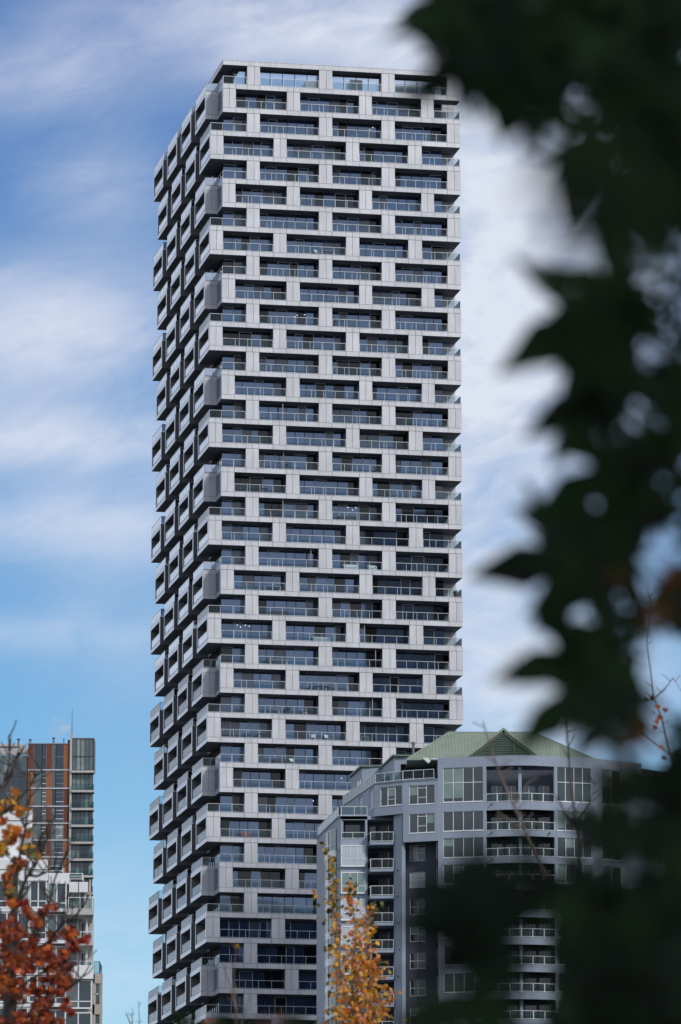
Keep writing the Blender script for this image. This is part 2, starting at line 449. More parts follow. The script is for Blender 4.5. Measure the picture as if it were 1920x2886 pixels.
# B notch: short return wall at the cut corner
for r in range(1, ROWS, 4):
    mb = MB(); zb, z1, zt = zr(r)-H, zr(r), zr(r)+BAND
    zf = zr(r)-OPEN
    mb.box(UB-.03, UB, 0.0, 3.68, z1+.02, zt-.02, 4); mb.box(UB-.03, UB, 0.0, 3.68, zb+.02, zf-.02, 4)
    mb.box(UB-.03, UB, .0, .75, zf, z1, 4)
    mb.box(UB, UB+.06, .75, 3.68, zf, z1, 1)
    mb.box(UB-.01, UB, .8, 2.1, zf+.05, z1-.05, 3); mb.box(UB-.01, UB, 2.2, 3.6, zf+.05, z1-.05, 3)
    mb.build('corner_return', [M['panel'], M['frame_dark'], M['soffit'], M['glass_b'], M['panel_shade']], tower)
# glass flanks behind the boxes
mb = MB()
zlow = zr(ROWS)
ztop = zr(1) + BAND
mb.box(UGL+.04, UGR-.04, W_+.31, 45.2, 0, ztop-.02, 0)
v = W_+.4
while v < 45:
    mb.box(UGL-.02, UGL+.04, v, v+.08, zlow, ztop-.05, 1); mb.box(UGR-.04, UGR+.02, v, v+.08, zlow, ztop-.05, 1); v += 1.4
for r in range(1, ROWS+1):
    mb.box(UGL-.06, UGR+.06, W_+.32, 45.3, zr(r)+.03, zr(r)+BAND-.03, 2)
mb.build('side_glazing', [M['glass_d'], M['frame_dark'], M['soffit']], tower)
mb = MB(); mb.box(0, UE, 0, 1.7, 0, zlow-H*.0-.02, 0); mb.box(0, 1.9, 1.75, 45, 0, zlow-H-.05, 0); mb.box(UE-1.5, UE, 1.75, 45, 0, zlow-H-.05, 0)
mb.build('lower_wall', M['panel_shade'], tower)

em, nt_, out_ = newmat('lit_ceiling_lamp'); en = nt_.nodes.new('ShaderNodeEmission'); en.inputs[0].default_value = (1, .93, .8, 1); en.inputs[1].default_value = 2; nt_.links.new(en.outputs[0], out_.inputs[0])
for (r, u, dz) in ((10,11.3,.85),(10,12.2,.75),(10,11.0,1.05),(18,17.7,.55),(18,18.7,.55),(18,18.3,.85),(23,3.9,.5),(23,4.3,.75),(23,4.9,.5),(23,5.4,.6),(29,16.9,.75),(30,13.4,.6),(2,20.9,.6),(2,20.5,.9)):
    m_ = MB(); zz_ = zr(r)-dz; m_.lathe((u*US, W_-.18, zz_), [(.01,0),(.05,.03),(.05,.07),(.02,.1)], 8, 0); m_.tube([(u*US, W_-.18, zz_+.12), (u*US, W_-.18, zr(r)-.02)], .008, 5, 1)
    m_.build('ceiling_lamp', [em, M['frame_dark']], tower)

def tw(u, v, z):                   # tower local point to world
    return (TX + u*cos(RZ) - v*sin(RZ), TY + u*sin(RZ) + v*cos(RZ), z)

# ---------------------------------------------------------------- things standing on the tower's balconies
def patio_table(mb, mat=0, w=1.5, d=.8, h=.72):
    mb.box(-w/2, w/2, -d/2, d/2, h-.05, h, mat)
    for sx in (-1, 1):
        for sy in (-1, 1): mb.box(sx*(w/2-.05)-.035, sx*(w/2-.05)+.035, sy*(d/2-.05)-.035, sy*(d/2-.05)+.035, 0, h-.05, mat)
def make_table(label, mat, p, rz=RZ, w=1.5):
    t = thing('patio_table', label, 'table', p, rz, 'tables on the tower balconies')
    m = MB(); m.box(-w/2, w/2, -.4, .4, .68, .74); m.build('table_top', mat, t)
    for sx in (-1, 1):
        for sy in (-1, 1):
            m = MB(); m.box(sx*(w/2-.06)-.035, sx*(w/2-.06)+.035, sy*.34-.035, sy*.34+.035, 0, .68); m.build('leg', mat, t)
def make_chair(label, mat, p, rz):
    t = thing('patio_chair', label, 'chair', p, rz, 'chairs on the tower balconies')
    m = MB(); m.box(-.26, .26, -.26, .26, .40, .46); m.build('seat', mat, t)
    m = MB(); m.hexa([(-.26,.22,.46),(.26,.22,.46),(.26,.27,.46),(-.26,.27,.46),(-.26,.34,.92),(.26,.34,.92),(.26,.39,.92),(-.26,.39,.92)]); m.build('backrest', mat, t)
    for sx in (-1, 1):
        for sy in (-1, 1):
            m = MB(); m.box(sx*.22-.025, sx*.22+.025, sy*.22-.025, sy*.22+.025, 0, .40); m.build('leg', mat, t)
def make_sofa(label, mat, p, rz, w=1.8):
    t = thing('patio_sofa', label, 'sofa', p, rz, 'sofas on the tower balconies')
    m = MB(); m.box(-w/2, w/2, -.4, .4, .08, .42); m.build('seat', mat, t)
    m = MB(); m.box(-w/2, w/2, .25, .42, .422, .82); m.build('backrest', mat, t)
    for sx in (-1, 1):
        m = MB(); m.box(sx*(w/2-.16), sx*w/2, -.4, .248, .422, .62); m.build('armrest', mat, t)
def make_umbrella(label, p, mat, h=2.2, group='closed umbrellas and poles on balconies'):
    t = thing('closed_patio_umbrella', label, 'umbrella', p, 0, group)
    m = MB(); m.lathe((0,0,0), [(.3,0),(.3,.08),(.06,.1)], 12); m.build('base', M['dark_plastic'], t)
    m = MB(); m.lathe((0,0,.1), [(.03,0),(.03,h)], 8); m.build('pole', M['white_plastic'], t)
    m = MB(); m.lathe((0,0,.9), [(.16,0),(.13,.3),(.10,.75),(.07,h-1.0),(.02,h-.78)], 9); m.build('folded_canopy', mat, t)
def make_plant(label, p, s=.7):
    t = thing('potted_plant', label, 'plant', p, 0, 'potted plants on the balconies')
    m = MB(); m.lathe((0,0,0), [(.16,0),(.22,.36),(.24,.38)], 12); m.build('pot', M['terracotta'], t)
    m = MB(); rr = random.Random(label)
    for k in range(90):
        a = rr.uniform(0, 2*pi); q = rr.random()**.6*s*.5; z = .4+rr.uniform(0, s)
        c = np.array((cos(a)*q, sin(a)*q, z)); e = np.array((rr.gauss(0,1), rr.gauss(0,1), rr.gauss(0,1))); e /= np.linalg.norm(e); f = np.cross(e, (.3,.5,.8)); f /= np.linalg.norm(f)
        m.tri(tuple(c-e*.12), tuple(c+f*.05), tuple(c+e*.12)); m.tri(tuple(c-e*.12), tuple(c-f*.05), tuple(c+e*.12))
    m.build('leaves', M['leaf_pot'], t)
def make_grill(label, p):
    t = thing('barbecue_grill', label, 'grill', p, RZ, None)
    m = MB(); m.lathe((0,0,.75), [(.05,-.05),(.26,0),(.34,.14),(.30,.30),(.12,.38)], 12); m.build('bowl', M['dark_plastic'], t)
    for k in range(3):
        m = MB(); a = k*2.1; m.tube([(cos(a)*.3, sin(a)*.3, 0), (cos(a)*.12, sin(a)*.12, .72)], .025, 6); m.build('leg', M['dark_plastic'], t)

def bal(r, u, v=.9): return tw(u*US, v, zr(r)-OPEN+.005)
ORD = {}
def where(r, u):
    return None
# (row, u) read off the photograph
make_table('long white table on the high tower balcony, the only white patch of its upper storeys', M['white_plastic'], bal(7, 15.0), w=1.7)
make_chair('white chair beside the long white table on a high tower balcony', M['white_plastic'], bal(7, 13.7), RZ+.6)
make_table('white slatted table on the balcony one storey above two boxy white sofas\' neighbour storey', M['white_plastic'], bal(21, 9.1), w=2.0) if False else None
make_sofa('low white sofa on a mid tower balcony, left one of a row of white seats', M['white_plastic'], bal(20, 17.9), RZ, 1.9)
make_sofa('shorter white sofa at the right end of the row of white seats', M['white_plastic'], bal(20, 20.6), RZ, 1.1)
make_table('white bench table in the leftmost bay two storeys below the narrow corner terrace', M['white_plastic'], bal(21, 8.1), w=2.1)
make_table('white table on the tower balcony next to a black grill', M['white_plastic'], bal(26, 8.1), w=1.9)
make_grill('black kettle grill on the tower balcony right of a white table', bal(26, 10.1))
make_chair('white reclining chair alone at the right of the grill balcony', M['white_plastic'], bal(26, 12.2), RZ+1.5)
make_table('dark rimmed table beside a tall white board on the tower balcony', M['white_plastic'], bal(24, 8.9), w=2.2)
make_chair('dark chair left of the table on the balcony with a white board', M['dark_plastic'], bal(24, 7.2), RZ-1.2)
for k, (u, wd) in enumerate(((2.6, 'leftmost'), (3.7, 'second'), (5.2, 'third'))):
    make_chair('%s of three charcoal chairs in a row by the left corner pillar' % wd, M['dark_plastic'], bal(27, u), RZ+.2*k)
make_table('dark narrow table beside three charcoal chairs near the left corner', M['dark_plastic'], bal(27, 6.8), w=1.1)
make_chair('white armchair on the tower balcony between two charcoal sets', M['white_plastic'], bal(27, 15.0), RZ+.4)
make_chair('white low chair left of the white armchair on the same balcony', M['white_plastic'], bal(27, 13.2), RZ-.3)
make_chair('green grey bistro chair beside a tall bistro table near the green roof', M['frame_light'], bal(27, 20.4), RZ+1.3)
make_table('tall thin bistro table on the balcony just left of the green roof', M['frame_light'], bal(27, 19.5), w=.8)
make_sofa('charcoal outdoor sofa on the tower balcony with a white cushion chair beside it', M['dark_plastic'], bal(28, 9.3), RZ, 2.1)
make_chair('white cushioned chair right of the charcoal outdoor sofa', M['white_plastic'], bal(28, 10.6), RZ+.1)
make_table('dark dining table in the second balcony bay above the grill storey', M['dark_plastic'], bal(25, 14.2), w=1.9)
make_chair('dark chair left of the dark dining table above the grill storey', M['dark_plastic'], bal(25, 12.6), RZ-1.3)
make_chair('dark chair right of the dark dining table above the grill storey', M['dark_plastic'], bal(25, 15.7), RZ+1.3)
make_sofa('dusty pink sofa on a low tower balcony near the left corner', M['pink_fabric'], bal(31, 5.0), RZ, 1.5)
make_table('charcoal table on the mid tower balcony with folded dark chairs', M['dark_plastic'], bal(17, 6.4), w=2.2)
make_sofa('charcoal sofa on the tower balcony under bright ceiling lamps', M['dark_plastic'], bal(18, 17.4), RZ, 2.3)
make_sofa('charcoal sofa under a tall balcony heater', M['dark_plastic'], bal(22, 9.0), RZ, 2.2)
make_sofa('pale sofa on the wide balcony below the charcoal sofa and heater', M['frame_light'], bal(23, 14.2), RZ, 2.2)
make_umbrella('closed beige umbrella behind a tower railing just left of the grey building', bal(33, 15.7), M['canvas'])
make_plant('potted shrub in the balcony bay below the white armchair storey', bal(10, 6.9), 1.0)
make_plant('dark leafy shrub at the left end of a bay on the upper tower', bal(10, 15.9), 1.1)
make_plant('dark leafy shrub at the right end of a bay on the upper tower', bal(10, 21.3), 1.1)
make_plant('yellow green shrub at the left end of the right bay, mid tower', bal(16, 23.8), .8)
make_plant('small green shrub at the right end of a mid tower bay with white planters', bal(16, 21.2), .6)
make_plant('slim green shrub beside an orange pole on the mid tower', bal(16, 10.0), 1.0)
make_plant('potted shrub on the outermost right corner terrace behind the railing', bal(21, 31.0, .6), .5)
make_plant('potted plant on the balcony right above the grey building terrace', bal(29, 20.6), .6)
for (r, u, lab) in ((14, 9.25, 'topmost of a column of three'), (16, 9.35, 'orange middle one of a column'), (18, 9.3, 'lowest of a column of three'),
                    (20, 12.8, 'alone near its bay\'s right end'), (23, 19.5, 'one in a third bay by armchairs'), (24, 20.9, 'upper one in the third bay'), (26, 20.5, 'lowest one in the third bay')):
    m = MB(); m.tube([(0,0,0),(0,0,OPEN-.02)], .045, 8)
    m.tube([(0,0,0),(0,0,.06)], .11, 10)
    o = m.build('balcony_pole', M['canvas'] if r != 16 else M['terracotta'], None); o.location = bal(r, u, .35)
    tag(o, 'thin upright pole behind a tower railing, ' + lab, 'pole', 'upright poles on the tower balconies')

# ================================================================ grey building with the green roof
GY = 556.0
def gx(x3, Y=GY): return at(900 + x3/1.537, 1900, Y)[0]
def gz(y3, Y=GY): return zat(2000 + y3/1.537, Y)
grey = thing('grey_apartment_building', 'blue grey apartment building with green metal roof and white framed windows', 'building', (0, 0, 0))
SM = [M['stucco'], M['stucco_dark'], M['white_frame'], M['bglass'], M['bglass_blind'], M['bglass_white'], M['frame_dark']]
FH = 2.957
def holes_wall(mb, a, b, z0, z1, holes, th=.35, m=0):
    """wall along a->b, openings (s0,s1,za,zb); built as butted blocks"""
    l = math.hypot(b[0]-a[0], b[1]-a[1])
    zs = sorted({z0, z1, *[h[2] for h in holes], *[h[3] for h in holes]})
    zs = [z for z in zs if z0 <= z <= z1]
    for c, d in zip(zs, zs[1:]):
        mid = (c+d)/2
        hh = sorted([(h[0], h[1]) for h in holes if h[2] < mid < h[3]])
        x = 0.0
        for s0, s1 in hh:
            if s0 > x + 1e-4: mb.wall(a, b, x, s0, 0, th, c, d, m)
            x = max(x, s1)
        if x < l - 1e-4: mb.wall(a, b, x, l, 0, th, c, d, m)
def win(a, b, s0, s1, z0, z1, cols, rows=(), parent=None, glass=None, inset=.14, fw=.05, rnd=random, sill=True):
    """white framed window in an opening of the wall a->b"""
    mb = MB(); f = fw
    mb.wall(a, b, s0, s1, inset-.05, inset+.06, z0, z0+f*1.3, 2); mb.wall(a, b, s0, s1, inset-.05, inset+.06, z1-f, z1, 2)
    mb.wall(a, b, s0, s0+f, inset-.05, inset+.06, z0+f*1.3, z1-f, 2); mb.wall(a, b, s1-f, s1, inset-.05, inset+.06, z0+f*1.3, z1-f, 2)
    w = s1-s0
    xs = [s0+f] + [s0+w*c for c in cols] + [s1-f]
    for c in cols: mb.wall(a, b, s0+w*c-f*.6, s0+w*c+f*.6, inset-.05, inset+.05, z0+f*1.3, z1-f, 2)
    for (c0, c1, q) in rows:
        mb.wall(a, b, s0+w*c0+f*.6, s0+w*c1-f*.6, inset-.045, inset+.045, z0+(z1-z0)*q-f*.6, z0+(z1-z0)*q+f*.6, 2)
    for c, d in zip(xs, xs[1:]):
        zc = z0+f*1.3; gl = glass if glass is not None else 3
        rr = rnd.random()
        if glass is None and rr < .35:                # blind part of the way down
            zq = z0 + (z1-z0)*rnd.choice((.35, .5, .5, .6, .12))
            mb.wall(a, b, c, d, inset+.01, inset+.03, zc, zq, 3); mb.wall(a, b, c, d, inset+.01, inset+.03, zq, z1-f, 4)
        else:
            mb.wall(a, b, c, d, inset+.01, inset+.03, zc, z1-f, gl)
    if sill: mb.wall(a, b, s0-.05, s1+.05, -.05, inset-.06, z0-.07, z0-.005, 2)
    return mb.build('window', SM, parent)
grnd = random.Random(3)
ZT = gz(212)                       # main wall top
ZLOW = gz(1450)                    # detailing stops a little under the frame
NR = 9
# plan points of the main front, seen left to right
PA = (gx(240), GY+3.2); PB = (gx(362), GY+1.0); PC = (gx(512), GY-.4); PD = (gx(718), GY-1.6); PE = (gx(1012), GY-1.5)
PF = (gx(1190), GY-.2); PG = (gx(1400), GY+3.5); PH = (gx(1640), GY+9.5)
ln = lambda a, b: math.hypot(b[0]-a[0], b[1]-a[1])
def sx(a, b, x3):                  # distance along a->b of screen column x3
    return (gx(x3) - a[0]) / (b[0]-a[0]) * ln(a, b)
wallm = MB()
# segment C-D : the big window bay
rowsCD = [(gz(405), gz(256)), (gz(530), gz(446)), (gz(645), gz(561))] + [(gz(757)-FH*k, gz(676)-FH*k) for k in range(NR)]
hs = [(sx(PC, PD, 534), sx(PC, PD, 706), a, b) for a, b in rowsCD]
holes_wall(wallm, PC, PD, ZLOW, ZT, hs)
for k, h in enumerate(hs):
    win(PC, PD, *h, (.25, .5, .75), ((0, 1, .56),) if k == 0 else (), grey, rnd=grnd)
# segment D-E : curved recess with balconies -> three facets
NSEG = 6
curve = []
for k in range(NSEG+1):
    t = k/NSEG
    curve.append((PD[0]+(PE[0]-PD[0])*t, PD[1]+(PE[1]-PD[1])*t - .9*sin(pi*t)))
rowsDE = [(gz(412), gz(256)), (gz(535), gz(446)), (gz(648), gz(561))] + [(gz(762)-FH*k, gz(676)-FH*k) for k in range(NR)]
for k in range(NSEG):
    a, b = curve[k], curve[k+1]; l = ln(a, b)
    edges = [ZT] + [z for ab in rowsDE for z in (ab[1], ab[0])] + [ZLOW]
    for i in range(0, len(edges)-1, 2):
        if edges[i] > edges[i+1]: wallm.wall(a, b, 0, l, 0, .4, edges[i+1], edges[i], 0)
for i, (za, zb) in enumerate(rowsDE):
    if za < ZLOW: continue
    rm = MB()
    for k in range(NSEG): rail_run(rm, curve[k], curve[k+1], za, .95, gap=1.3)
    rm.build('balcony_railing', [M['white_frame'], M['pale_rail_glass']], grey)
    bm_ = MB()                                         # recessed back wall with sliding doors, floor and side cheeks
    a, b = (PD[0]+.05, PD[1]+2.6), (PE[0]-.05, PE[1]+2.6)
    bm_.wall(a, b, 0, ln(a, b), 0, .2, za, zb, 1)
    bm_.wall(PD, PE, -.0, ln(PD, PE), .5, 3.0, za-.2, za-.01, 1)
    for q in (.08, .3, .56, .78):
        bm_.wall(a, b, ln(a,b)*q, ln(a,b)*(q+.17), -.03, 0, za+.05, min(zb-.25, za+2.2), 3)
        bm_.wall(a, b, ln(a,b)*(q+.08), ln(a,b)*(q+.086), -.06, -.03, za+.05, min(zb-.25, za+2.2), 2)
    mx_ = (PD[0]+PE[0])/2
    bm_.box(mx_-.18, mx_+.18, PD[1]+.2, PD[1]+.5, za, zb, 0)
    bm_.build('balcony_recess', SM, grey)
# segment E-F : right window bay, then F-G and G-H partly behind leaves
hs = [(sx(PE, PF, 1024), sx(PE, PF, 1174), a, b) for a, b in rowsCD]
holes_wall(wallm, PE, PF, ZLOW, ZT, hs)
for k, h in enumerate(hs): win(PE, PF, *h, (.25, .5, .75), ((0, 1, .56),) if k == 0 else (), grey, rnd=grnd)
hs = [(1.0, 3.6, a, b) for a, b in rowsCD]
holes_wall(wallm, PF, PG, ZLOW, ZT-.02, hs)
for k, h in enumerate(hs): win(PF, PG, *h, (.5,), (), grey, rnd=grnd)
hs = [(1.5, 4.5, a, b) for a, b in rowsCD[1:]]
holes_wall(wallm, PG, PH, ZLOW, ZT-.04-2, hs)
for k, h in enumerate(hs): win(PG, PH, *h, (.33, .66), (), grey, rnd=grnd)
# segment B-C: upper two storeys project over a dark slot
ZB = gz(570); ZPC = gz(300)
BC = [(sx(PB, PC, 388), sx(PB, PC, 498), gz(408), gz(326)), (sx(PB, PC, 388), sx(PB, PC, 498), gz(532), gz(449))]
holes_wall(wallm, PB, PC, ZB, ZPC, BC)
for h in BC: win(PB, PC, *h, (.33, .67), ((.33, .67, .36), (.33, .67, .86)), grey, rnd=grnd)
wallm.prism([(PB[0]+.4, PB[1]+.36), (PC[0], PC[1]+.4), (PC[0], PC[1]+3), (PB[0]+.4, PB[1]+3)], ZB, ZB+.2, 1)
# dark slot below
SB, SC = (PB[0], PB[1]+2.2), (PC[0]+.3, PC[1]+2.4)
slot = [(sx(SB, SC, 391), sx(SB, SC, 458), gz(652, GY+2)-FH*k, gz(583, GY+2)-FH*k) for k in range(NR)]
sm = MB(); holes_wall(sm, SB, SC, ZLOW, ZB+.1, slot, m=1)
for k in range(NR):                # small slit windows on the cheek wall of the slot
    sm.box(PC[0]-.1, PC[0]+.3, PC[1]+.4, PC[1]+2.6, ZLOW, ZB, 1) if k == 0 else None
    z = gz(655, GY+2)-FH*k
    sm.box(PC[0]-.15, PC[0]-.1, PC[1]+.9, PC[1]+1.6, z, z+2.0, 2); sm.box(PC[0]-.17, PC[0]-.15, PC[1]+.98, PC[1]+1.52, z+.1, z+1.9, 3)
sm.build('recessed_wall', SM, grey)
for k, h in enumerate(slot): win(SB, SC, *h, (.5,), ((0, 1, .5),), grey, rnd=grnd, sill=False, fw=.045, glass=(5 if k == 1 else None))
# segment A-B: one storey projecting, balconies in the corner under it
ZA0 = gz(456, GY+2)
AB = [(sx(PA, PB, 264), sx(PA, PB, 357), gz(416, GY+2), gz(333, GY+2))]
holes_wall(wallm, PA, PB, ZA0, ZPC-.02, AB)
for h in AB: win(PA, PB, *h, (.33, .67), ((.33, .67, .33), (.33, .67, .86)), grey, rnd=grnd)
# left return of the projecting storey, receding
PA2 = (PA[0]-3.6, PA[1]+17.5)
LR = [(15.2, 17.2, gz(425, GY+4), gz(338, GY+4)), (9.5, 11.5, gz(428, GY+8)-.3, gz(343, GY+6)-.2)]
holes_wall(wallm, PA2, PA, ZA0, ZPC-.02, LR)
for h in LR: win(PA2, PA, *h, (.5,), ((0, 1, .3),), grey, rnd=grnd, glass=5)
wallm.prism([(PA[0]+.2, PA[1]+.4), (PB[0], PB[1]+.5), (PB[0], PB[1]+9), (PA[0]-.8, PA[1]+9)], ZA0, ZA0+.3, 1)    # soffit
# pier right of the balcony column
p0, p1 = (gx(322), PB[1]+1.4), (gx(357), PB[1]+.3)
wallm.wall(p0, p1, 0, ln(p0, p1), 0, .5, ZLOW, ZA0-.01, 0)
wallm.wall((gx(356), PB[1]+.35), (gx(356)+.01, PB[1]+2.6), 0, 2.2, -.25, .02, ZLOW, ZA0-.02, 0)
# balcony column
BW0, BW1 = (gx(205), PB[1]+5.0), (gx(330), PB[1]+4.0)
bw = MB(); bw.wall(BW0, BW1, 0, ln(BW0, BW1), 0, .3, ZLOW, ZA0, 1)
NB = 9
zbal = [gz(577, GY+3) - FH*k for k in range(NB)]
for z in zbal:
    for (q0, q1, gm) in ((.12, .42, 3), (.45, .75, 6)):
        bw.wall(BW0, BW1, ln(BW0, BW1)*q0, ln(BW0, BW1)*q1, -.05, 0, z+.1, z+2.15, gm)
    bw.wall(BW0, BW1, ln(BW0, BW1)*.76, ln(BW0, BW1)*.78, -.08, 0, z+.1, z+2.2, 2)
bw.build('recessed_wall', SM, grey)
for z in zbal:
    bx = MB()
    a, b = (gx(222), PB[1]+1.2), (gx(321), PB[1]+1.0); c = (gx(211), PB[1]+3.2)
    bx.prism([a, b, (b[0], b[1]+3.2), (c[0], c[1]+1.4), c], z-.32, z-.02, 0)
    bo = bx.build('balcony', SM, grey)
    rm = MB()
    rail_run(rm, a, b, z, 1.08, gap=1.35); rail_run(rm, c, a, z, 1.08, gap=3)
    rm.build('railing', [M['white_frame'], M['pale_rail_glass']], bo)
# left wing with terrace roof
WY = GY+3.6
WA, WB, WC = (gx(80, WY), WY+.35), (gx(93, WY), WY), (gx(208, WY), WY)
ZW = gz(462, WY)
wz = [(gz(680, WY)-FH*k, gz(592, WY)-FH*k) for k in range(NR)]
bay0, bay1 = 0.0, ln(WB, WC)-.25
holesW = [(bay0+.1, bay1, gz(560, WY), gz(478, WY))] + [(bay0+.1, bay1, a, b) for a, b in wz]
holes_wall(wallm, WB, WC, ZLOW, ZW, holesW)
wallm.wall(WA, WB, 0, ln(WA, WB), 0, .4, ZLOW, ZW, 0)
for k, (a, b) in enumerate(wz):
    o = win((WB[0], WB[1]-.35), (WC[0], WC[1]-.35), bay0+.1, bay1, a, b, (.36, .68), ((0, 1, .34),), grey, rnd=grnd, glass=(5 if k % 3 != 1 else 4), inset=.02)
    q = MB(); q.wall(WB, WC, bay0+.02, bay0+.1, -.36, .1, a, b, 2); q.wall(WB, WC, bay0+.02, bay1, -.36, .1, a-.08, a-.01, 2); q.wall(WB, WC, bay0+.02, bay1, -.36, .1, b+.01, b+.06, 2)
    q.build('window_surround', SM, grey)
# balcony slot at the top of the wing
q = MB(); q.wall(WB, WC, .1, bay1, 1.6, 1.8, gz(562, WY), gz(476, WY), 1); q.wall(WB, WC, .5, 2.1, 1.55, 1.6, gz(556, WY), gz(492, WY), 3); q.build('balcony_recess', SM, grey)
rm = MB(); rail_run(rm, (WB[0]+.05, WB[1]-.05), (WC[0]-.3, WC[1]-.05), gz(560, WY), .72, gap=1.3)
rm.build('balcony_railing', [M['white_frame'], M['pale_rail_glass']], grey)
# left flank receding, with the bowed glazed bay
WL2 = (at(893, 2400, WY+17)[0], WY+17)
wallm.wall(WL2, WA, 0, ln(WL2, WA), 0, .4, ZLOW, ZW, 0)
fl = math.hypot(WA[0]-WL2[0], WA[1]-WL2[1]); fd = ((WA[0]-WL2[0])/fl, (WA[1]-WL2[1])/fl); fn = (fd[1], -fd[0])   # along flank / outward
if fn[0] > 0: fn = (-fn[0], -fn[1])
bayz = [(gz(600, WY)-FH*k, gz(512, WY)-FH*k) for k in range(-0, NR)]
for k, (a, b) in enumerate(bayz):
    bm_ = MB(); pts = []
    for t in np.linspace(0, 1, 7):
        s_ = fl - .8 - t*7.0; o_ = .12 + 0.62*sin(pi*t)**.8
        pts.append((WL2[0]+fd[0]*s_+fn[0]*o_, WL2[1]+fd[1]*s_+fn[1]*o_))
    pts = pts[::-1]
    for i in range(6):
        l = ln(pts[i], pts[i+1])
        bm_.wall(pts[i], pts[i+1], 0, l, 0, .12, a-.75, a, 5 if k else 2)
        bm_.wall(pts[i], pts[i+1], 0, l, .03, .06, a, b, (3, 4, 3, 5, 3, 4)[i])
        bm_.wall(pts[i], pts[i+1], 0, .09, -.03, .09, a, b, 2)
        bm_.wall(pts[i], pts[i+1], 0, l, -.02, .1, b-.07, b, 2)
        bm_.wall(pts[i], pts[i+1], .09, l, -.02, .09, a+.55, a+.62, 2)
    bm_.prism(pts + [(WL2[0]+fd[0]*(fl-.8), WL2[1]+fd[1]*(fl-.8)), (WL2[0]+fd[0]*(fl-7.8), WL2[1]+fd[1]*(fl-7.8))][::1], a-.78, a-.752, 2)
    bm_.build('bay_window', SM, grey)
# roofs and terraces
wallm.prism([WA, WB, WC, (gx(330), WY+1), (gx(330), WY+14), (WL2[0]+3, WL2[1]), WL2], ZW-.35, ZW+.05, 0)
rm = MB()
TA, TB, TC = (WL2[0]+.1, WL2[1]), (WA[0]+.1, WA[1]+.1), (WB[0]+.05, WB[1]+.08)
rail_run(rm, TA, TB, ZW+.05, 1.05, gap=1.3); rail_run(rm, TB, TC, ZW+.05, 1.05); rail_run(rm, TC, (WC[0], WC[1]+.08), ZW+.05, 1.05, gap=1.4)
rm.build('terrace_railing', [M['white_frame'], M['pale_rail_glass']], grey)
rm = MB()
rail_run(rm, (PA2[0]+.1, PA2[1]), (PA[0]+.1, PA[1]+.1), ZPC, 1.05, gap=1.25); rail_run(rm, (PA[0]+.1, PA[1]+.1), (PB[0], PB[1]+.1), ZPC, 1.05, gap=1.3); rail_run(rm, (PB[0], PB[1]+.1), (PC[0]-.4, PC[1]+.1), ZPC, 1.05, gap=1.3)
rm.build('terrace_railing', [M['white_frame'], M['pale_rail_glass']], grey)
wallm.prism([PA, PB, PC, (PC[0], PC[1]+9), (PA[0], PA[1]+17), PA2], ZPC-.3, ZPC-.05, 0)
wallm.wall((PC[0]+.0, PC[1]+9), PC, 0, 9, 0, .35, ZLOW+30, ZT-.01, 0)
# main body behind, and shaft to the ground
body = MB()
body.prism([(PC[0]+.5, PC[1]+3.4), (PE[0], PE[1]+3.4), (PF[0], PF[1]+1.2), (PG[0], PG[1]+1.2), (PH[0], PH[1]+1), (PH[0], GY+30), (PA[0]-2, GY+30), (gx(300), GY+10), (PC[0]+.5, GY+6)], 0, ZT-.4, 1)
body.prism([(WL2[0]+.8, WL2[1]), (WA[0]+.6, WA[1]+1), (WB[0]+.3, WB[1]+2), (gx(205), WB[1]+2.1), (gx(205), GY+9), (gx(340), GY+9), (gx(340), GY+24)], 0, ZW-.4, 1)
body.prism([WA, WC, (gx(357), PB[1]+1), PC, PD, PE, PF, PG, PH, (PH[0], GY+28), (WL2[0], GY+28)], 0, ZLOW-.01, 0)
body.build('inner_wall', SM, grey)
wallm.build('wall', SM, grey)
# penthouse set back behind the upper terrace
ph = MB()
PY = GY+6.5
z_e = gz(203, PY)
ph.box(gx(345, PY), gx(447, PY), PY, PY+.3, gz(236, PY), z_e, 0); ph.box(gx(345, PY), gx(352, PY), PY, PY+.3, ZPC-.05, gz(236, PY), 0)
ph.box(gx(325, PY), gx(345, PY), PY-.02, PY+.3, ZPC-.05, z_e, 0)
ph.box(gx(352, PY), gx(447, PY), PY+1.2, PY+1.4, ZPC-.05, z_e-.2, 1); ph.box(gx(375, PY), gx(410, PY), PY+1.15, PY+1.2, ZPC, gz(240, PY), 3)
ph.wall((gx(270, PY), PY+9), (gx(325, PY), PY), 0, math.hypot(gx(325, PY)-gx(270, PY), 9), 0, .3, ZPC-.05, z_e, 0)
ph.wall((gx(270, PY), PY+9), (gx(325, PY), PY), 6.2, 7.8, -.05, 0, ZPC, ZPC+2.0, 2); ph.wall((gx(270, PY), PY+9), (gx(325, PY), PY), 6.35, 7.65, -.07, -.05, ZPC, ZPC+1.9, 3)
ph.box(gx(185, PY+9), gx(275, PY+9), PY+8.9, PY+9.2, ZPC-.05, gz(248, PY+9), 0)
ph.wall((gx(135, PY+15), PY+17), (gx(185, PY+9), PY+9), 0, 8.2, 0, .3, ZPC-.4, gz(250, PY+9), 0)
ph.wall((gx(135, PY+15), PY+17), (gx(185, PY+9), PY+9), 5.2, 8.0, -.06, 0, ZPC, gz(300, PY+9), 3); ph.wall((gx(135, PY+15), PY+17), (gx(185, PY+9), PY+9), 6.5, 6.65, -.09, -.06, ZPC, gz(300, PY+9), 2)
ph.build('penthouse_wall', SM, grey)
tr = MB()
tr.box(gx(318, PY), gx(455, PY), PY-.15, PY+9, z_e, z_e+.16)
tr.wall((gx(266, PY), PY+9.2), (gx(318, PY), PY-.15), 0, 9.9, -.1, 2, z_e-.02, z_e+.14)
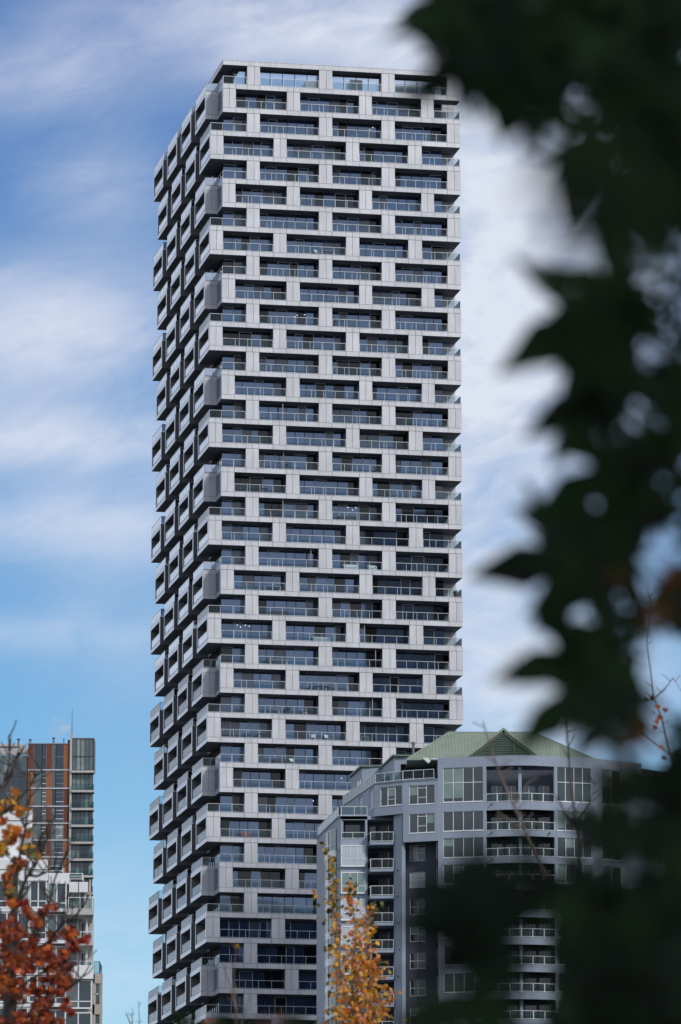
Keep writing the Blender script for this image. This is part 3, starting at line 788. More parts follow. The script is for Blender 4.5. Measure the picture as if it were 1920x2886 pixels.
tr.box(gx(180, PY+9), gx(272, PY+9), PY+8.7, PY+16, gz(248, PY+9), gz(248, PY+9)+.18)
tr.wall((gx(130, PY+15), PY+17), (gx(180, PY+9), PY+8.7), 0, 8.6, -.1, 1.5, gz(250, PY+9), gz(250, PY+9)+.17)
tr.build('roof_trim', M['green_dark'], grey)
# green hipped roof with standing seams
rf = MB()
EZ = ZT+.12
RY0, RY1 = GY+1.2, GY+20
ex0, ex1 = gx(378, RY0+3), gx(1190, RY0)
rx0, rx1 = gx(562, GY+10), gx(925, GY+10)
RYm = GY+10.5
RZt = zat(2000+99/1.537, RYm)
e0, e1, e2, e3 = (ex0, RY0, EZ), (ex1, RY0, EZ), (ex1, RY1, EZ), (ex0, RY1, EZ)
r0, r1 = (rx0, RYm, RZt), (rx1, RYm, RZt)
rf.quad(e0, e1, r1, r0); rf.quad(e2, e3, r0, r1); rf.tri(e3, e0, r0); rf.tri(e1, e2, r1); rf.quad(e3, e2, e1, e0)
def seams(mb, p, q, top, step=.36, h=.07):
    """ribs climbing from eave line p->q towards the ridge segment top"""
    p, q = np.array(p), np.array(q); t0, t1 = np.array(top[0]), np.array(top[1])
    L_ = np.linalg.norm(q-p); d = (q-p)/L_
    n = int(L_/step)
    s0 = np.dot(t0-p, d); s1 = np.dot(t1-p, d)
    for k in range(1, n):
        s = k*L_/n
        foot = p + d*s
        # point straight up-slope: reaches ridge between s0,s1 or the hip outside
        if s < s0: f = s/max(s0, 1e-6); tip = p + (t0-p)*f
        elif s > s1: f = (L_-s)/max(L_-s1, 1e-6); tip = q + (t1-q)*f
        else: f = (s-s0)/max(s1-s0, 1e-6); tip = t0 + (t1-t0)*f
        mb.tube([foot+(0,0,.01), tip+(0,0,.03)], h*.6, 4)
seams(rf, e0, e1, (r0, r1)); seams(rf, e3, e0, (r0, r0)); 
rf.tube([e0, r0], .1, 6); rf.tube([r0, r1], .1, 6); rf.tube([r1, e1], .1, 6)
rf.box(ex0-.1, ex1+.1, RY0-.12, RY0, EZ-.14, EZ+.05)
rf.build('roof', M['green_roof'], grey)
# louvred gable
gb = MB()
gyf = GY+.9
gx0, gx1, gxa = gx(648, gyf), gx(945, gyf), gx(797, gyf)
gz0, gza = gz(207, gyf), gz(86, gyf)
def gab(mb, x0, x1, xa, z0, za, y0, y1, m):
    mb.quad((x0,y0,z0),(xa,y0,za),(xa,y1,za),(x0,y1,z0), m); mb.quad((xa,y0,za),(x1,y0,z0),(x1,y1,z0),(xa,y1,za), m)
gab(gb, gx0-.35, gx1+.35, gxa, gz0+.02, gza+.12, gyf-.35, gyf+7.5, 0)
gab(gb, gx0-.35, gx1+.35, gxa, gz0-.16, gza-.08, gyf-.33, gyf+7.5, 0)
for s_, xe in ((-1, gx0-.35), (1, gx1+.35)):
    gb.hexa([(xe, gyf-.37, gz0-.2), (gxa, gyf-.37, gza-.13), (gxa, gyf-.3, gza-.13), (xe, gyf-.3, gz0-.2), (xe, gyf-.37, gz0+.06), (gxa, gyf-.37, gza+.16), (gxa, gyf-.3, gza+.16), (xe, gyf-.3, gz0+.06)], 0)
    for k in range(1, 16):
        f = k/16; x = xe+(gxa-xe)*f; z = gz0+.02+(gza+.1-gz0)*f
        gb.tube([(x, gyf-.34, z+.02), (x, gyf+6, z+.02)], .035, 4, 0)
    # inner sloped facing band with ribs
    for k in range(1, 24):
        f = k/24; x = xe+(gxa-xe)*f; z = gz0-.2+(gza-gz0+.07)*f
        gb.box(x-.03, x+.03, gyf-.30, gyf-.05, z-.36, z, 0)
gb.tri((gx0, gyf+.02, gz0-.2), (gx1, gyf+.02, gz0-.2), (gxa, gyf+.02, gza-.15), 1)
zz = gz0-.1
while zz < gza-.5:
    f = (zz-gz0+.2)/(gza-gz0); w0 = gx0+.45+(gxa-gx0)*f; w1 = gx1-.45+(gxa-gx1)*f
    if w1-w0 > .25: gb.hexa([(w0,gyf-.12,zz),(w1,gyf-.12,zz),(w1,gyf+.02,zz+.08),(w0,gyf+.02,zz+.08),(w0,gyf-.12,zz+.03),(w1,gyf-.12,zz+.03),(w1,gyf+.02,zz+.11),(w0,gyf+.02,zz+.11)], 1)
    zz += .19
for xx in (gxa-1.15, gxa+1.15): gb.box(xx-.04, xx+.04, gyf-.15, gyf-.12, gz0-.15, gz0-.2+(gza-gz0)*(1-abs(xx-gxa)/(gx1-gxa))-.35, 1)
gb.box(gx0-.1, gx0+.4, gyf-.1, gyf+.6, gz0-.25, gz0+.35, 0); gb.box(gx1-.4, gx1+.1, gyf-.1, gyf+.6, gz0-.25, gz0+.35, 0)
gb.build('louvred_gable', [M['green_roof'], M['green_dark']], grey)
q = MB(); q.box(gx(485), gx(1185), GY+.55, GY+.9, ZT+.0, ZT+.1)
q.hexa([(gx(472),GY+.5,ZT-.45),(gx(482),GY+.5,ZT-.2),(gx(482),GY+1,ZT-.2),(gx(472),GY+1,ZT-.45),(gx(446),GY+.5,ZT+.15),(gx(470),GY+.5,ZT+.17),(gx(470),GY+1,ZT+.17),(gx(446),GY+1,ZT+.15)])
q.build('gutter', M['white_metal'], grey)
q = MB()
for (x3, y0, y1) in ((407, 200, 143),):
    q.tube([(gx(x3, GY+9), GY+9, ZT), (gx(x3, GY+9), GY+9, gz(143, GY+9))], .16, 10); q.tube([(gx(x3, GY+9), GY+9, gz(150, GY+9)), (gx(x3, GY+9), GY+9, gz(141, GY+9))], .24, 10)
q.build('flue_pipe', M['pipe'], grey)
# small wall lamps and drain spouts scattered on the stucco
for (x, y) in ((72, 590), (338, 690), (338, 803), (338, 918), (345, 1035), (338, 1150), (742, 423), (742, 545), (990, 548), (742, 660)):
    q = MB(); q.box(gx(x)-.06, gx(x)+.06, GY-2.1 if x > 500 else (WY-.1 if x < 100 else PB[1]+.6), (GY-1.2) if x > 500 else (WY+.6 if x < 100 else PB[1]+1.5), gz(y), gz(y)+.14)
    q.build('drain_spout', M['frame_dark'], grey)

# ================================================================ terracotta tower (far left)
BY = 867.0
def bx_(x4, Y=BY): return at(x4/2.518, 2400, Y)[0]
def bz_(y4, Y=BY): return zat(1950 + y4/2.518, Y)
bt = thing('terracotta_tower', 'slim tower with orange and rust panels and a glazed balcony column, thin mast on roof', 'tower')
TM = [M['concrete'], M['metal_grey'], M['tglass'], M['tglass_l'], M['tglass_d'], M['frame_dark'], M['orange'], M['rust'], M['white_frame']]
fl_y = [562, 692, 820, 940, 1060, 1180, 1300, 1420, 1540, 1660, 1780, 1900]
zbot = bz_(2000)
m = MB()
m.sbox(bx_(190)+.3, bx_(656), BY+.6, BY+22, 0, bz_(372), 1)
m.box(bx_(-260), bx_(190), BY+6.4, BY+24, 0, bz_(452, BY+6), 1)
m.build('inner_wall', TM, bt)
# brick front
brnd = random.Random(11)
cols = [(193, 233, 'b'), (233, 322, 'g'), (322, 363, 'b'), (363, 448, 'g'), (448, 490, 'b')]
tones = {0: ['r','r','o'], 1: ['o','o','o'], 2: ['o','o','r'], 3: ['o','r','r'], 4: ['r','r','r'], 5: ['r','r','o'], 6: ['o','o','o']}
edges = [366] + fl_y
for i in range(len(edges)-1):
    zt_, zb_ = bz_(edges[i]), bz_(edges[i+1])
    m = MB(); m.box(bx_(192), bx_(490), BY-.14, BY+.1, zb_, zb_+.32, 1); m.box(bx_(192), bx_(490), BY-.2, BY-.14, zb_+.10, zb_+.2, 8)
    m.box(bx_(192), bx_(192)+.06, BY-.1, BY+7, zb_, zt_, 7)
    m.build('spandrel', TM, bt)
    ci = 0
    for (x0, x1, kd) in cols:
        a, b = bx_(x0), bx_(x1)
        if kd == 'b':
            t = tones.get(i, ['r','o','r'])[ci]; ci += 1
            m = MB()
            n = max(4, int((zt_-zb_-.35)/.16))
            hgt = (zt_-zb_-.34)/n
            for k in range(n):
                m.box(a+.01, b-.01, BY-.05, BY+.1, zb_+.33+k*hgt, zb_+.33+(k+1)*hgt-.025, 0)
            m.box(a+.02, b-.02, BY+.1, BY+.2, zb_+.33, zt_, 1)
            m.build('terracotta_panel', [M['orange'] if t == 'o' else M['rust'], M['frame_dark']], bt)
        else:
            m = MB()
            hh = [.66] if brnd.random() < .5 else [.66, .8]
            cutx = a + (b-a)*(.66 if x0 < 300 else .32)
            for (c, d, q) in ((a, cutx, 0), (cutx, b, 1)):
                gmat = brnd.choice((2, 2, 3, 4)) if q == 0 else brnd.choice((2, 3, 4, 4))
                m.box(c+.03, d-.03, BY+.03, BY+.1, zb_+.36, zt_-.02, gmat)
                for e in (c, d): m.box(e-.04, e+.04, BY-.04, BY+.12, zb_+.33, zt_, 1)
            narrow = (cutx, b)
            for q in ((.3, .6, .8) if i else (.5,)):
                m.box(narrow[0]+.04, narrow[1]-.04, BY-.03, BY+.03, zb_+(zt_-zb_)*q, zb_+(zt_-zb_)*q+.09, 8 if brnd.random() < .5 else 1)
            m.build('window', TM, bt)
# concrete fin and mast
m = MB(); m.box(bx_(490), bx_(505), BY-.6, BY+3, zbot, bz_(300), 0); m.box(bx_(470), bx_(490), BY+1, BY+3, bz_(366), bz_(335), 5); m.build('concrete_fin', TM, bt)
m = MB(); m.tube([(bx_(500), BY+1, bz_(305)), (bx_(500), BY+1, bz_(210)), (bx_(500), BY+1, bz_(116))], [.09, .06, .04], 8); m.build('mast', M['pipe'], bt)
m = MB(); m.box(bx_(190), bx_(490), BY-.15, BY+.4, bz_(372), bz_(365), 1); m.box(bx_(505), bx_(662), BY-.2, BY+4, bz_(333), bz_(328), 1); m.build('roof_coping', TM, bt)
# glazed right column: double-height top then balconies
m = MB(); a, b = bx_(507), bx_(656)
zt_, zb_ = bz_(333), bz_(553)
n = 5
m.box(bx_(654), bx_(661), BY-.12, BY+5, zb_, zt_, 5)
for k in range(n):
    x0 = a+(b-a)*k/n; x1 = a+(b-a)*(k+1)/n
    m.box(x0+.03, x1-.03, BY, BY+.08, zb_, zt_, 3 if k in (1, 2) else 2)
    m.box(x0-.04, x0+.04, BY-.08, BY+.1, zb_, zt_, 5)
m.box(a, b, BY-.1, BY, bz_(462), bz_(457), 5)
m.build('window', TM, bt)
sl = [570, 709, 836, 955, 1075, 1195, 1314, 1434, 1554, 1674, 1794, 1914]
for i, y in enumerate(sl):
    z = bz_(y)
    m = MB(); m.box(bx_(505), bx_(664), BY-1.0, BY+1.2, z-.22, z+.16, 0); m.build('balcony_slab', TM, bt)
    if i+1 < len(sl):
        zc, zd = bz_(sl[i+1])+.16, z-.22
        m = MB()
        for k in range(5):
            x0 = a+(b-a)*k/5; x1 = a+(b-a)*(k+1)/5
            m.box(x0+.03, x1-.03, BY+.35, BY+.42, zc, zd, brnd.choice((2, 2, 3, 4, 4) if i else (3, 3, 2)))
            m.box(x0-.035, x0+.035, BY+.28, BY+.35, zc, zd, 5)
        m.build('window', TM, bt)
        rm = MB(); rail_run(rm, (bx_(507), BY-.95), (bx_(660), BY-.95), zc, 1.05, gap=2.0); rail_run(rm, (bx_(660), BY-.95), (bx_(660), BY+1), zc, 1.05, gap=2)
        rm.build('balcony_railing', [M['frame_dark'], M['pale_rail_glass']], bt)
# left wing: set back curtain wall and parapet
m = MB(); WYB = BY+6
m.box(bx_(-260, WYB), bx_(200, WYB), WYB-.1, WYB+.3, bz_(448, WYB), bz_(400, WYB), 0); m.box(bx_(-260, WYB), bx_(160, WYB), WYB+1, WYB+6, bz_(400, WYB), bz_(362, WYB), 0)
m.box(bx_(55, WYB), bx_(100, WYB), WYB+.8, WYB+1, bz_(412, WYB), bz_(398, WYB), 5); m.box(bx_(-40, WYB), bx_(130, WYB), WYB+.7, WYB+.9, bz_(385, WYB), bz_(380, WYB), 1)
m.build('parapet_wall', TM, bt)
ys = [452, 575, 700, 825, 945, 1065, 1185, 1300]
for i in range(len(ys)-1):
    zt_, zb_ = bz_(ys[i], WYB), bz_(ys[i+1], WYB)
    m = MB(); x = bx_(-260, WYB); x1 = bx_(186, WYB)
    while x < x1:
        w = min(1.35, x1-x)
        m.box(x+.03, x+w-.03, WYB+.05, WYB+.12, zb_+.3, zt_-.02, brnd.choice((2, 4, 4, 3, 2))); m.box(x-.04, x+.04, WYB-.05, WYB+.1, zb_, zt_, 1); x += 1.35
    m.box(bx_(-260, WYB), x1, WYB-.08, WYB+.12, zb_, zb_+.28, 1)
    m.build('window_band', TM, bt)
for (x, y0, y1, r_) in ((122, 362, 335, .22), (205, 362, 338, .2), (372, 366, 326, .2), (445, 366, 332, .1), (70, 362, 310, .05)):
    m = MB(); yy = BY+3
    m.tube([(bx_(x, yy), yy, bz_(y0+20, yy)), (bx_(x, yy), yy, bz_(y1+8, yy))], r_*.8, 8); m.tube([(bx_(x, yy), yy, bz_(y1+9, yy)), (bx_(x, yy), yy, bz_(y1, yy))], [r_*.8, r_*1.6], 8)
    m.build('vent_pipe', M['pipe'], bt)

# ================================================================ white glass building (lower left)
WHY = 462.0
def wx(x4, Y=WHY): return at(x4/2.518, 2650, Y)[0]
def wz_(y4, Y=WHY): return zat(1950 + y4/2.518, Y)
wb = thing('white_apartment_building', 'white stepped apartment building with large green tinted windows behind the red tree', 'building')
WM = [M['white_wall'], M['white_frame'], M['tglass'], M['tglass_l'], M['tglass_d'], M['concrete'], M['frame_dark'], M['bglass']]
m = MB()
m.sbox(wx(-200), wx(205), WHY+3, WHY+14, wz_(1200), wz_(842, WHY+3), 0)
m.box(wx(-200, WHY+3), wx(205, WHY+3)+.04, WHY+2.95, WHY+3, wz_(915, WHY+3)-.03, wz_(915, WHY+3)+.03, 6)
m.sbox(wx(-200), wx(336), WHY, WHY+14, wz_(1338), wz_(1190), 0)
m.box(wx(-200), wx(336), WHY-.03, WHY, wz_(1262)-.03, wz_(1262)+.03, 6)
m.sbox(wx(336), wx(480), WHY+1.0, WHY+14, wz_(1352), wz_(1276), 0)
m.sbox(wx(480), wx(615), WHY+1.6, WHY+14, wz_(1406), wz_(1334), 0)
m.box(wx(548)-.03, wx(548)+.03, WHY+1.57, WHY+1.6, wz_(1406), wz_(1334), 6)
m.sbox(wx(466), wx(668), WHY-.6, WHY+14, wz_(2042), wz_(1950), 0)
m.box(wx(560)-.03, wx(560)+.03, WHY-.63, WHY-.6, wz_(2042), wz_(1950), 6)
m.sbox(wx(-200), wx(468), WHY+.8, WHY+14, 0, wz_(1352), 5); m.sbox(wx(468), wx(570), WHY+2.9, WHY+14, 0, wz_(1406), 5); m.sbox(wx(466), wx(660), WHY+.3, WHY+14, 0, wz_(2042), 5)
m.sbox(wx(566), wx(640), WHY+6.2, WHY+14, wz_(2042), wz_(1406), 5)
m.build('wall', WM, wb)
m = MB(); zc, zd = wz_(1110, WHY+3), wz_(1015, WHY+3)
for k in range(7): x = wx(135, WHY+3)+(wx(198, WHY+3)-wx(135, WHY+3))*k/6; m.box(x-.03, x+.03, WHY+2.9, WHY+2.97, zc, zd, 0)
for k in range(8): z = zc+(zd-zc)*k/7; m.box(wx(135, WHY+3), wx(198, WHY+3), WHY+2.88, WHY+2.9, z-.02, z+.02, 0)
m.build('wall_trellis', [M['concrete']], wb)
def wwin(x0, x1, y0, y1, cols, Y=WHY, low=True, gl=None):
    m = MB(); a, b, zt_, zb_ = wx(x0, Y), wx(x1, Y), wz_(y0, Y), wz_(y1, Y)
    m.box(a, b, Y-.03, Y+.15, zt_-.1, zt_, 1); m.box(a, b, Y-.03, Y+.15, zb_, zb_+.12, 1); m.box(a, a+.1, Y-.03, Y+.15, zb_+.12, zt_-.1, 1); m.box(b-.1, b, Y-.03, Y+.15, zb_+.12, zt_-.1, 1)
    for k in range(cols):
        x = a+(b-a)*k/cols; x2 = a+(b-a)*(k+1)/cols
        m.box(x+.05, x2-.05, Y+.05, Y+.1, zb_+.12, zt_-.1, gl if gl is not None else brnd.choice((2, 7, 4, 3, 2)))
        if k: m.box(x-.05, x+.05, Y-.02, Y+.12, zb_+.12, zt_-.1, 1)
    if low: m.box(a+.1, b-.1, Y-.02, Y+.05, zb_+(zt_-zb_)*.24, zb_+(zt_-zb_)*.24+.08, 1)
    m.build('window', WM, wb)
for (y0, y1) in ((1340, 1535), (1565, 1760), (1790, 1985), (2015, 2205), (2240, 2430)):
    wwin(-190, 205, y0, y1, 5); wwin(208, 328, y0, y1, 2); wwin(332, 468, y0+14, y1+14, 2, WHY+.55)
for (y0, y1) in ((1580, 1728), (1800, 1948)): wwin(470, 556, y0, y1, 1, WHY+2.5, gl=3 if y0 < 1700 else 2)
wwin(480, 604, 1410, 1545, 3, WHY+2.5, False)
for (y0, y1) in ((2045, 2250), (2275, 2460)): wwin(466, 656, y0, y1, 2, WHY-.2)
m = MB()
for (y0, y1) in ((1548, 1590), (1776, 1808)): m.sbox(wx(470), wx(666), WHY-.9, WHY+6, wz_(y1), wz_(y0), 0)
for (y0, y1) in ((1338, 1345),): m.box(wx(-190), wx(336), WHY-.1, WHY, wz_(y1), wz_(y0), 0)
for y in (1550, 1775, 2000, 2225): m.box(wx(-190), wx(468), WHY-.15, WHY+.55, wz_(y)-.14, wz_(y)+.14, 1)
m.build('balcony_slab', [M['concrete'], M['white_wall']], wb)
for (x0, x1, y0, y1, Y) in ((340, 440, 1276, 1235, WHY+1.2), (485, 582, 1334, 1288, WHY+1.8), (480, 655, 1548, 1458, WHY-.8), (568, 655, 1776, 1702, WHY-.8), (566, 655, 1950, 1910, WHY-.5)):
    rm = MB(); z = wz_(y0, Y); rail_run(rm, (wx(x0, Y), Y), (wx(x1, Y), Y), z, wz_(y1, Y)-z, gap=1.1); rail_run(rm, (wx(x1, Y), Y), (wx(x1, Y), Y+2.0), z, wz_(y1, Y)-z, gap=1.1)
    rm.build('balcony_railing', [M['white_frame'], M['pale_rail_glass']], wb)
m = MB()
for y0, y1 in ((1808, 1950), (1590, 1776)): m.box(wx(604), wx(618), WHY+1, WHY+1.4, wz_(y1), wz_(y0), 0)
m.build('column', WM, wb)
make_umbrella('closed beige umbrella on the white building balcony behind the red tree', (wx(634, WHY+.2), WHY+.2, wz_(1548)+.01), M['canvas'], 2.7)
make_plant('potted plant on the white building balcony beside the closed umbrella', (wx(510, WHY+.2), WHY+.2, wz_(1548)+.01), 1.0)
# tan building behind it
TNY = 520.0
tb = thing('tan_apartment_building', 'tan rendered building corner peeking out right of the white building', 'building')
m = MB(); tx = lambda x: wx(x, TNY); tz = lambda y: wz_(y, TNY)
for (y0, y1) in ((2000, 2070), (2218, 2290), (2430, 2500)): m.sbox(tx(640), tx(732), TNY, TNY+10, tz(y1), tz(y0), 0)
m.box(tx(600), tx(675), TNY, TNY+10, 0, tz(2003), 0); m.sbox(tx(716), tx(731), TNY+.02, TNY+10, 0, tz(2003), 0); m.sbox(tx(640), tx(725), TNY+.5, TNY+9.9, 0, tz(2004), 0)
m.build('wall', M['tan_wall'], tb)
for (y0, y1) in ((2070, 2218), (2290, 2430)):
    m = MB(); m.box(tx(675), tx(716), TNY+.2, TNY+.3, tz(y1), tz(y0), 1); zc = (tz(y0)+tz(y1))/2; m.box(tx(675), tx(716), TNY+.1, TNY+.2, zc-.06, zc+.06, 0); m.box(tx(675), tx(675)+.1, TNY+.1, TNY+.2, tz(y1), tz(y0), 0); m.box(tx(716)-.1, tx(716), TNY+.1, TNY+.2, tz(y1), tz(y0), 0)
    m.build('window', [M['concrete'], M['tglass']], tb)
rm = MB(); rail_run(rm, (tx(668), TNY+.1), (tx(708), TNY+.1), tz(2000), 1.25, gap=1); rail_run(rm, (tx(708), TNY+.1), (tx(708), TNY+5), tz(2000), 1.25, gap=1.4); rm.build('roof_railing', [M['frame_dark'], M['pale_rail_glass']], tb)

# steam drifting from the roof vents
m = MB()
sx_, sz_ = bx_(400, BY+6), bz_(270, BY+6)
pts = [(bx_(448, BY+6), BY+6, bz_(330, BY+6)), (bx_(440, BY+6), BY+6, bz_(285, BY+6)), (bx_(405, BY+6), BY+6, bz_(272, BY+6)), (bx_(360, BY+6), BY+6, bz_(245, BY+6)), (bx_(318, BY+6), BY+6, bz_(240, BY+6))]
m.tube(pts, [.5, 1.7, 1.7, 1.7, .7], 12)
st = m.build('steam', None or M['pipe'], None, True)
st['kind'] = 'stuff'; tag(st, 'thin white steam drifting left above the terracotta tower roof', 'steam')
mm, nt, out = newmat('steam_vapour'); N, L = nt.nodes, nt.links
pv = N.new('ShaderNodeVolumePrincipled'); pv.inputs['Color'].default_value = (.95, .95, .97, 1); pv.inputs['Anisotropy'].default_value = .2
tc = N.new('ShaderNodeTexCoord'); no = N.new('ShaderNodeTexNoise'); no.inputs['Scale'].default_value = .55; no.inputs['Detail'].default_value = 4
L.new(tc.outputs['Object'], no.inputs['Vector'])
mr = N.new('ShaderNodeMapRange'); mr.inputs[1].default_value = .45; mr.inputs[2].default_value = .75; mr.inputs[3].default_value = 0; mr.inputs[4].default_value = .55
L.new(no.outputs['Fac'], mr.inputs[0]); L.new(mr.outputs[0], pv.inputs['Density']); L.new(pv.outputs[0], out.inputs['Volume'])
st.data.materials[0] = mm

# ================================================================ added tower, unseen right of the frame, that shades the tall tower's foot
nb = thing('added_shade_tower', 'added unseen concrete tower at right that shades the foot of the tall tower', 'building', (0, 0, 0))
na, nb_ = (49.5, 536.4), (71.5, 553.6)
NTOP = 152.0
m = MB(); m.wall(na, nb_, 0, ln(na, nb_), 0, 8, 0, NTOP, 0); m.build('wall', M['concrete'], nb)
for k in range(60):
    m = MB(); z = NTOP-3.4-3.3*k
    m.wall(na, nb_, 1, ln(na, nb_)-1, -.05, 0, z, z+1.7, 0)
    for q in range(10): m.wall(na, nb_, 1+q*2.9-.05, 1+q*2.95+.05, -.1, -.05, z, z+1.7, 1)
    m.build('window_band', [M['tglass'], M['white_frame']], nb)

# ================================================================ trees
def leaf_template(kind):
    if kind == 'maple':
        half = [(0,-.12),(.10,-.20),(.34,-.42),(.36,-.20),(.62,-.16),(.50,.04),(.86,.34),(.52,.36),(.44,.50),(.20,.36),(.26,.72),(.12,.74),(0,1.0)]
    elif kind == 'star':           # deep lobed leaf
        half = [(0,-.04),(.10,-.10),(.50,-.46),(.28,-.06),(.34,-.02),(.98,.10),(.46,.18),(.22,.24),(.30,.40),(.20,.56),(.16,.50),(0,1.0)]
        half = [(0,-.05),(.08,-.09),(.46,-.50),(.24,-.07),(.48,-.02),(1.02,.30),(.52,.27),(.17,.20),(.27,.54),(.17,.80),(0,1.2)]
    else:                          # round aspen leaf
        half = [(0,-.5),(.28,-.42),(.48,-.12),(.46,.14),(.28,.4),(0,.62)]
    pts = half + [(-x, y) for x, y in half[-2:0:-1]]
    v = [(0, .12, 0)] + [(x, y, -.16*abs(x) - .10*max(0, y)**2 + (.05 if i % 2 else -.02)) for i, (x, y) in enumerate(pts)]
    n = len(pts); f = [(0, 1+i, 1+(i+1) % n) for i in range(n)]
    return np.array(v), np.array(f)
TEMPL = {k: leaf_template(k) for k in ('maple', 'star', 'round')}
def rand_rot(n, rng, flat=None):
    q = rng.normal(size=(n, 4)); q /= np.linalg.norm(q, axis=1)[:, None]
    w, x, y, z = q.T
    return np.stack([np.stack([1-2*(y*y+z*z), 2*(x*y-z*w), 2*(x*z+y*w)], 1), np.stack([2*(x*y+z*w), 1-2*(x*x+z*z), 2*(y*z-x*w)], 1), np.stack([2*(x*z-y*w), 2*(y*z+x*w), 1-2*(x*x+y*y)], 1)], 1)
def build_leaves(name, kind, pos, size, rot, colidx, cols, parent):
    tv, tf = TEMPL[kind]; n = len(pos); k = len(tv)
    V = np.einsum('nij,kj->nki', rot, tv) * np.array(size)[:, None, None] + np.array(pos)[:, None, :]
    Fc = (tf[None] + (np.arange(n)*k)[:, None, None]).reshape(-1, 3)
    me = bpy.data.meshes.new(name)
    me.vertices.add(n*k); me.vertices.foreach_set('co', V.reshape(-1).astype(np.float32))
    nf = len(Fc); me.loops.add(nf*3); me.loops.foreach_set('vertex_index', Fc.reshape(-1).astype(np.int32))
    me.polygons.add(nf); me.polygons.foreach_set('loop_start', np.arange(0, nf*3, 3, dtype=np.int32)); me.polygons.foreach_set('loop_total', np.full(nf, 3, dtype=np.int32))
    me.polygons.foreach_set('material_index', np.repeat(np.array(colidx, dtype=np.int32), len(tf)))
    for c in cols: me.materials.append(LEAF[c])
    me.update(calc_edges=True); me.validate()
    o = bpy.data.objects.new(name, me); C.objects.link(o); o.parent = parent
    return o
def facing_rot(ang_tip, rng, tilt=.5):
    """leaf facing the viewer (-y), its tip pointing along screen angle (0 = right, 90 = up), tilted a little"""
    a = ang_tip
    t = np.array((cos(a), 0, sin(a))); nrm = np.array((0, -1.0, 0)) + rng.normal(size=3)*tilt; nrm /= np.linalg.norm(nrm)
    t = t - nrm*np.dot(t, nrm); t /= np.linalg.norm(t); s = np.cross(t, nrm)
    return np.stack([s, t, nrm], 1)
def inpoly(x, y, P):
    c = False; j = len(P)-1
    for i in range(len(P)):
        if (P[i][1] > y) != (P[j][1] > y) and x < (P[j][0]-P[i][0])*(y-P[i][1])/(P[j][1]-P[i][1])+P[i][0]: c = not c
        j = i
    return c
rng = np.random.default_rng(5)
prnd = random.Random(21)

# ---- red and orange maple, lower left (picture zone given in the 4th zoom's units)
MY = 55.0
def mp(x, y, dy=0.0): return at(x/2.518, 1950+y/2.518, MY+dy)
mt = thing('red_maple_tree', 'maple tree turning red and orange with bare twigs above its crown', 'tree', (at(10, 2800, MY)[0], MY, 0))
mt_off = np.array(mt.location)
tk = MB()
b0 = np.array(mp(60, 2500)); base = np.array((b0[0], MY, 0))
loc = lambda p: tuple(np.array(p) - mt_off)
tk.tube([loc(base), loc((base[0]+.1, MY+.1, 3)), loc(b0), loc(mp(80, 2000)), loc(mp(100, 1560, .1)), loc(mp(112, 1300, .2))], [.22, .18, .10, .06, .04, .03], 10)
tk.build('trunk', M['bark_dark'], mt)
lines = [[(112,1300),(180,960),(212,760),(215,560)], [(-60,930),(0,880),(60,825),(200,690),(250,600),(305,558)], [(100,1560),(150,1400),(210,1270),(290,1160),(350,1000),(405,838)],
  [(240,1760),(300,1640),(345,1510),(390,1330),(430,1230),(480,1140)], [(-40,790),(20,660),(60,560),(70,420),(68,310)], [(20,690),(90,580),(115,500),(122,425)], [(330,1800),(400,1700),(450,1640),(510,1610),(560,1590)],
  [(400,2160),(490,2100),(550,2065),(605,2005)], [(80,2000),(170,1850),(240,1760),(255,1600)], [(80,2200),(200,2050),(330,1980),(420,1950),(480,1960)], [(60,1700),(130,1520),(170,1380),(200,1200)],
  [(70,1900),(10,1700),(-20,1400)], [(160,1150),(230,1100),(290,1080)], [(180,960),(150,900),(130,860)], [(200,1300),(260,1310),(330,1280),(390,1240)], [(290,1160),(280,1080),(300,1000)], [(345,1510),(420,1500),(470,1420)], [(100,2357),(250,2250),(330,2200),(470,2130)], [(450,2020),(500,1960),(560,1930)]]
for i, l_ in enumerate(lines):
    m = MB(); dy = prnd.uniform(-.8, .8)
    pts = []
    for k, (x, y) in enumerate(l_):
        pts.append(loc(mp(x+prnd.uniform(-4, 4), y, dy*(k+1)/len(l_))))
    n = len(pts); m.tube(pts, [.019*(1-.7*k/(n-1)) for k in range(n)], 6)
    for k in range(n-1):           # side twigs with buds
        for _ in range(3):
            f = prnd.random(); p = np.array(pts[k])*(1-f)+np.array(pts[k+1])*f
            q = p + np.array((prnd.uniform(-.22, .22), prnd.uniform(-.2, .2), prnd.uniform(.05, .26)))
            m.tube([tuple(p), tuple(p*.4+q*.6+(0, 0, -.02)), tuple(q)], [.009, .007, .006], 5)
    m.build('branch', M['bark_dark'], mt)
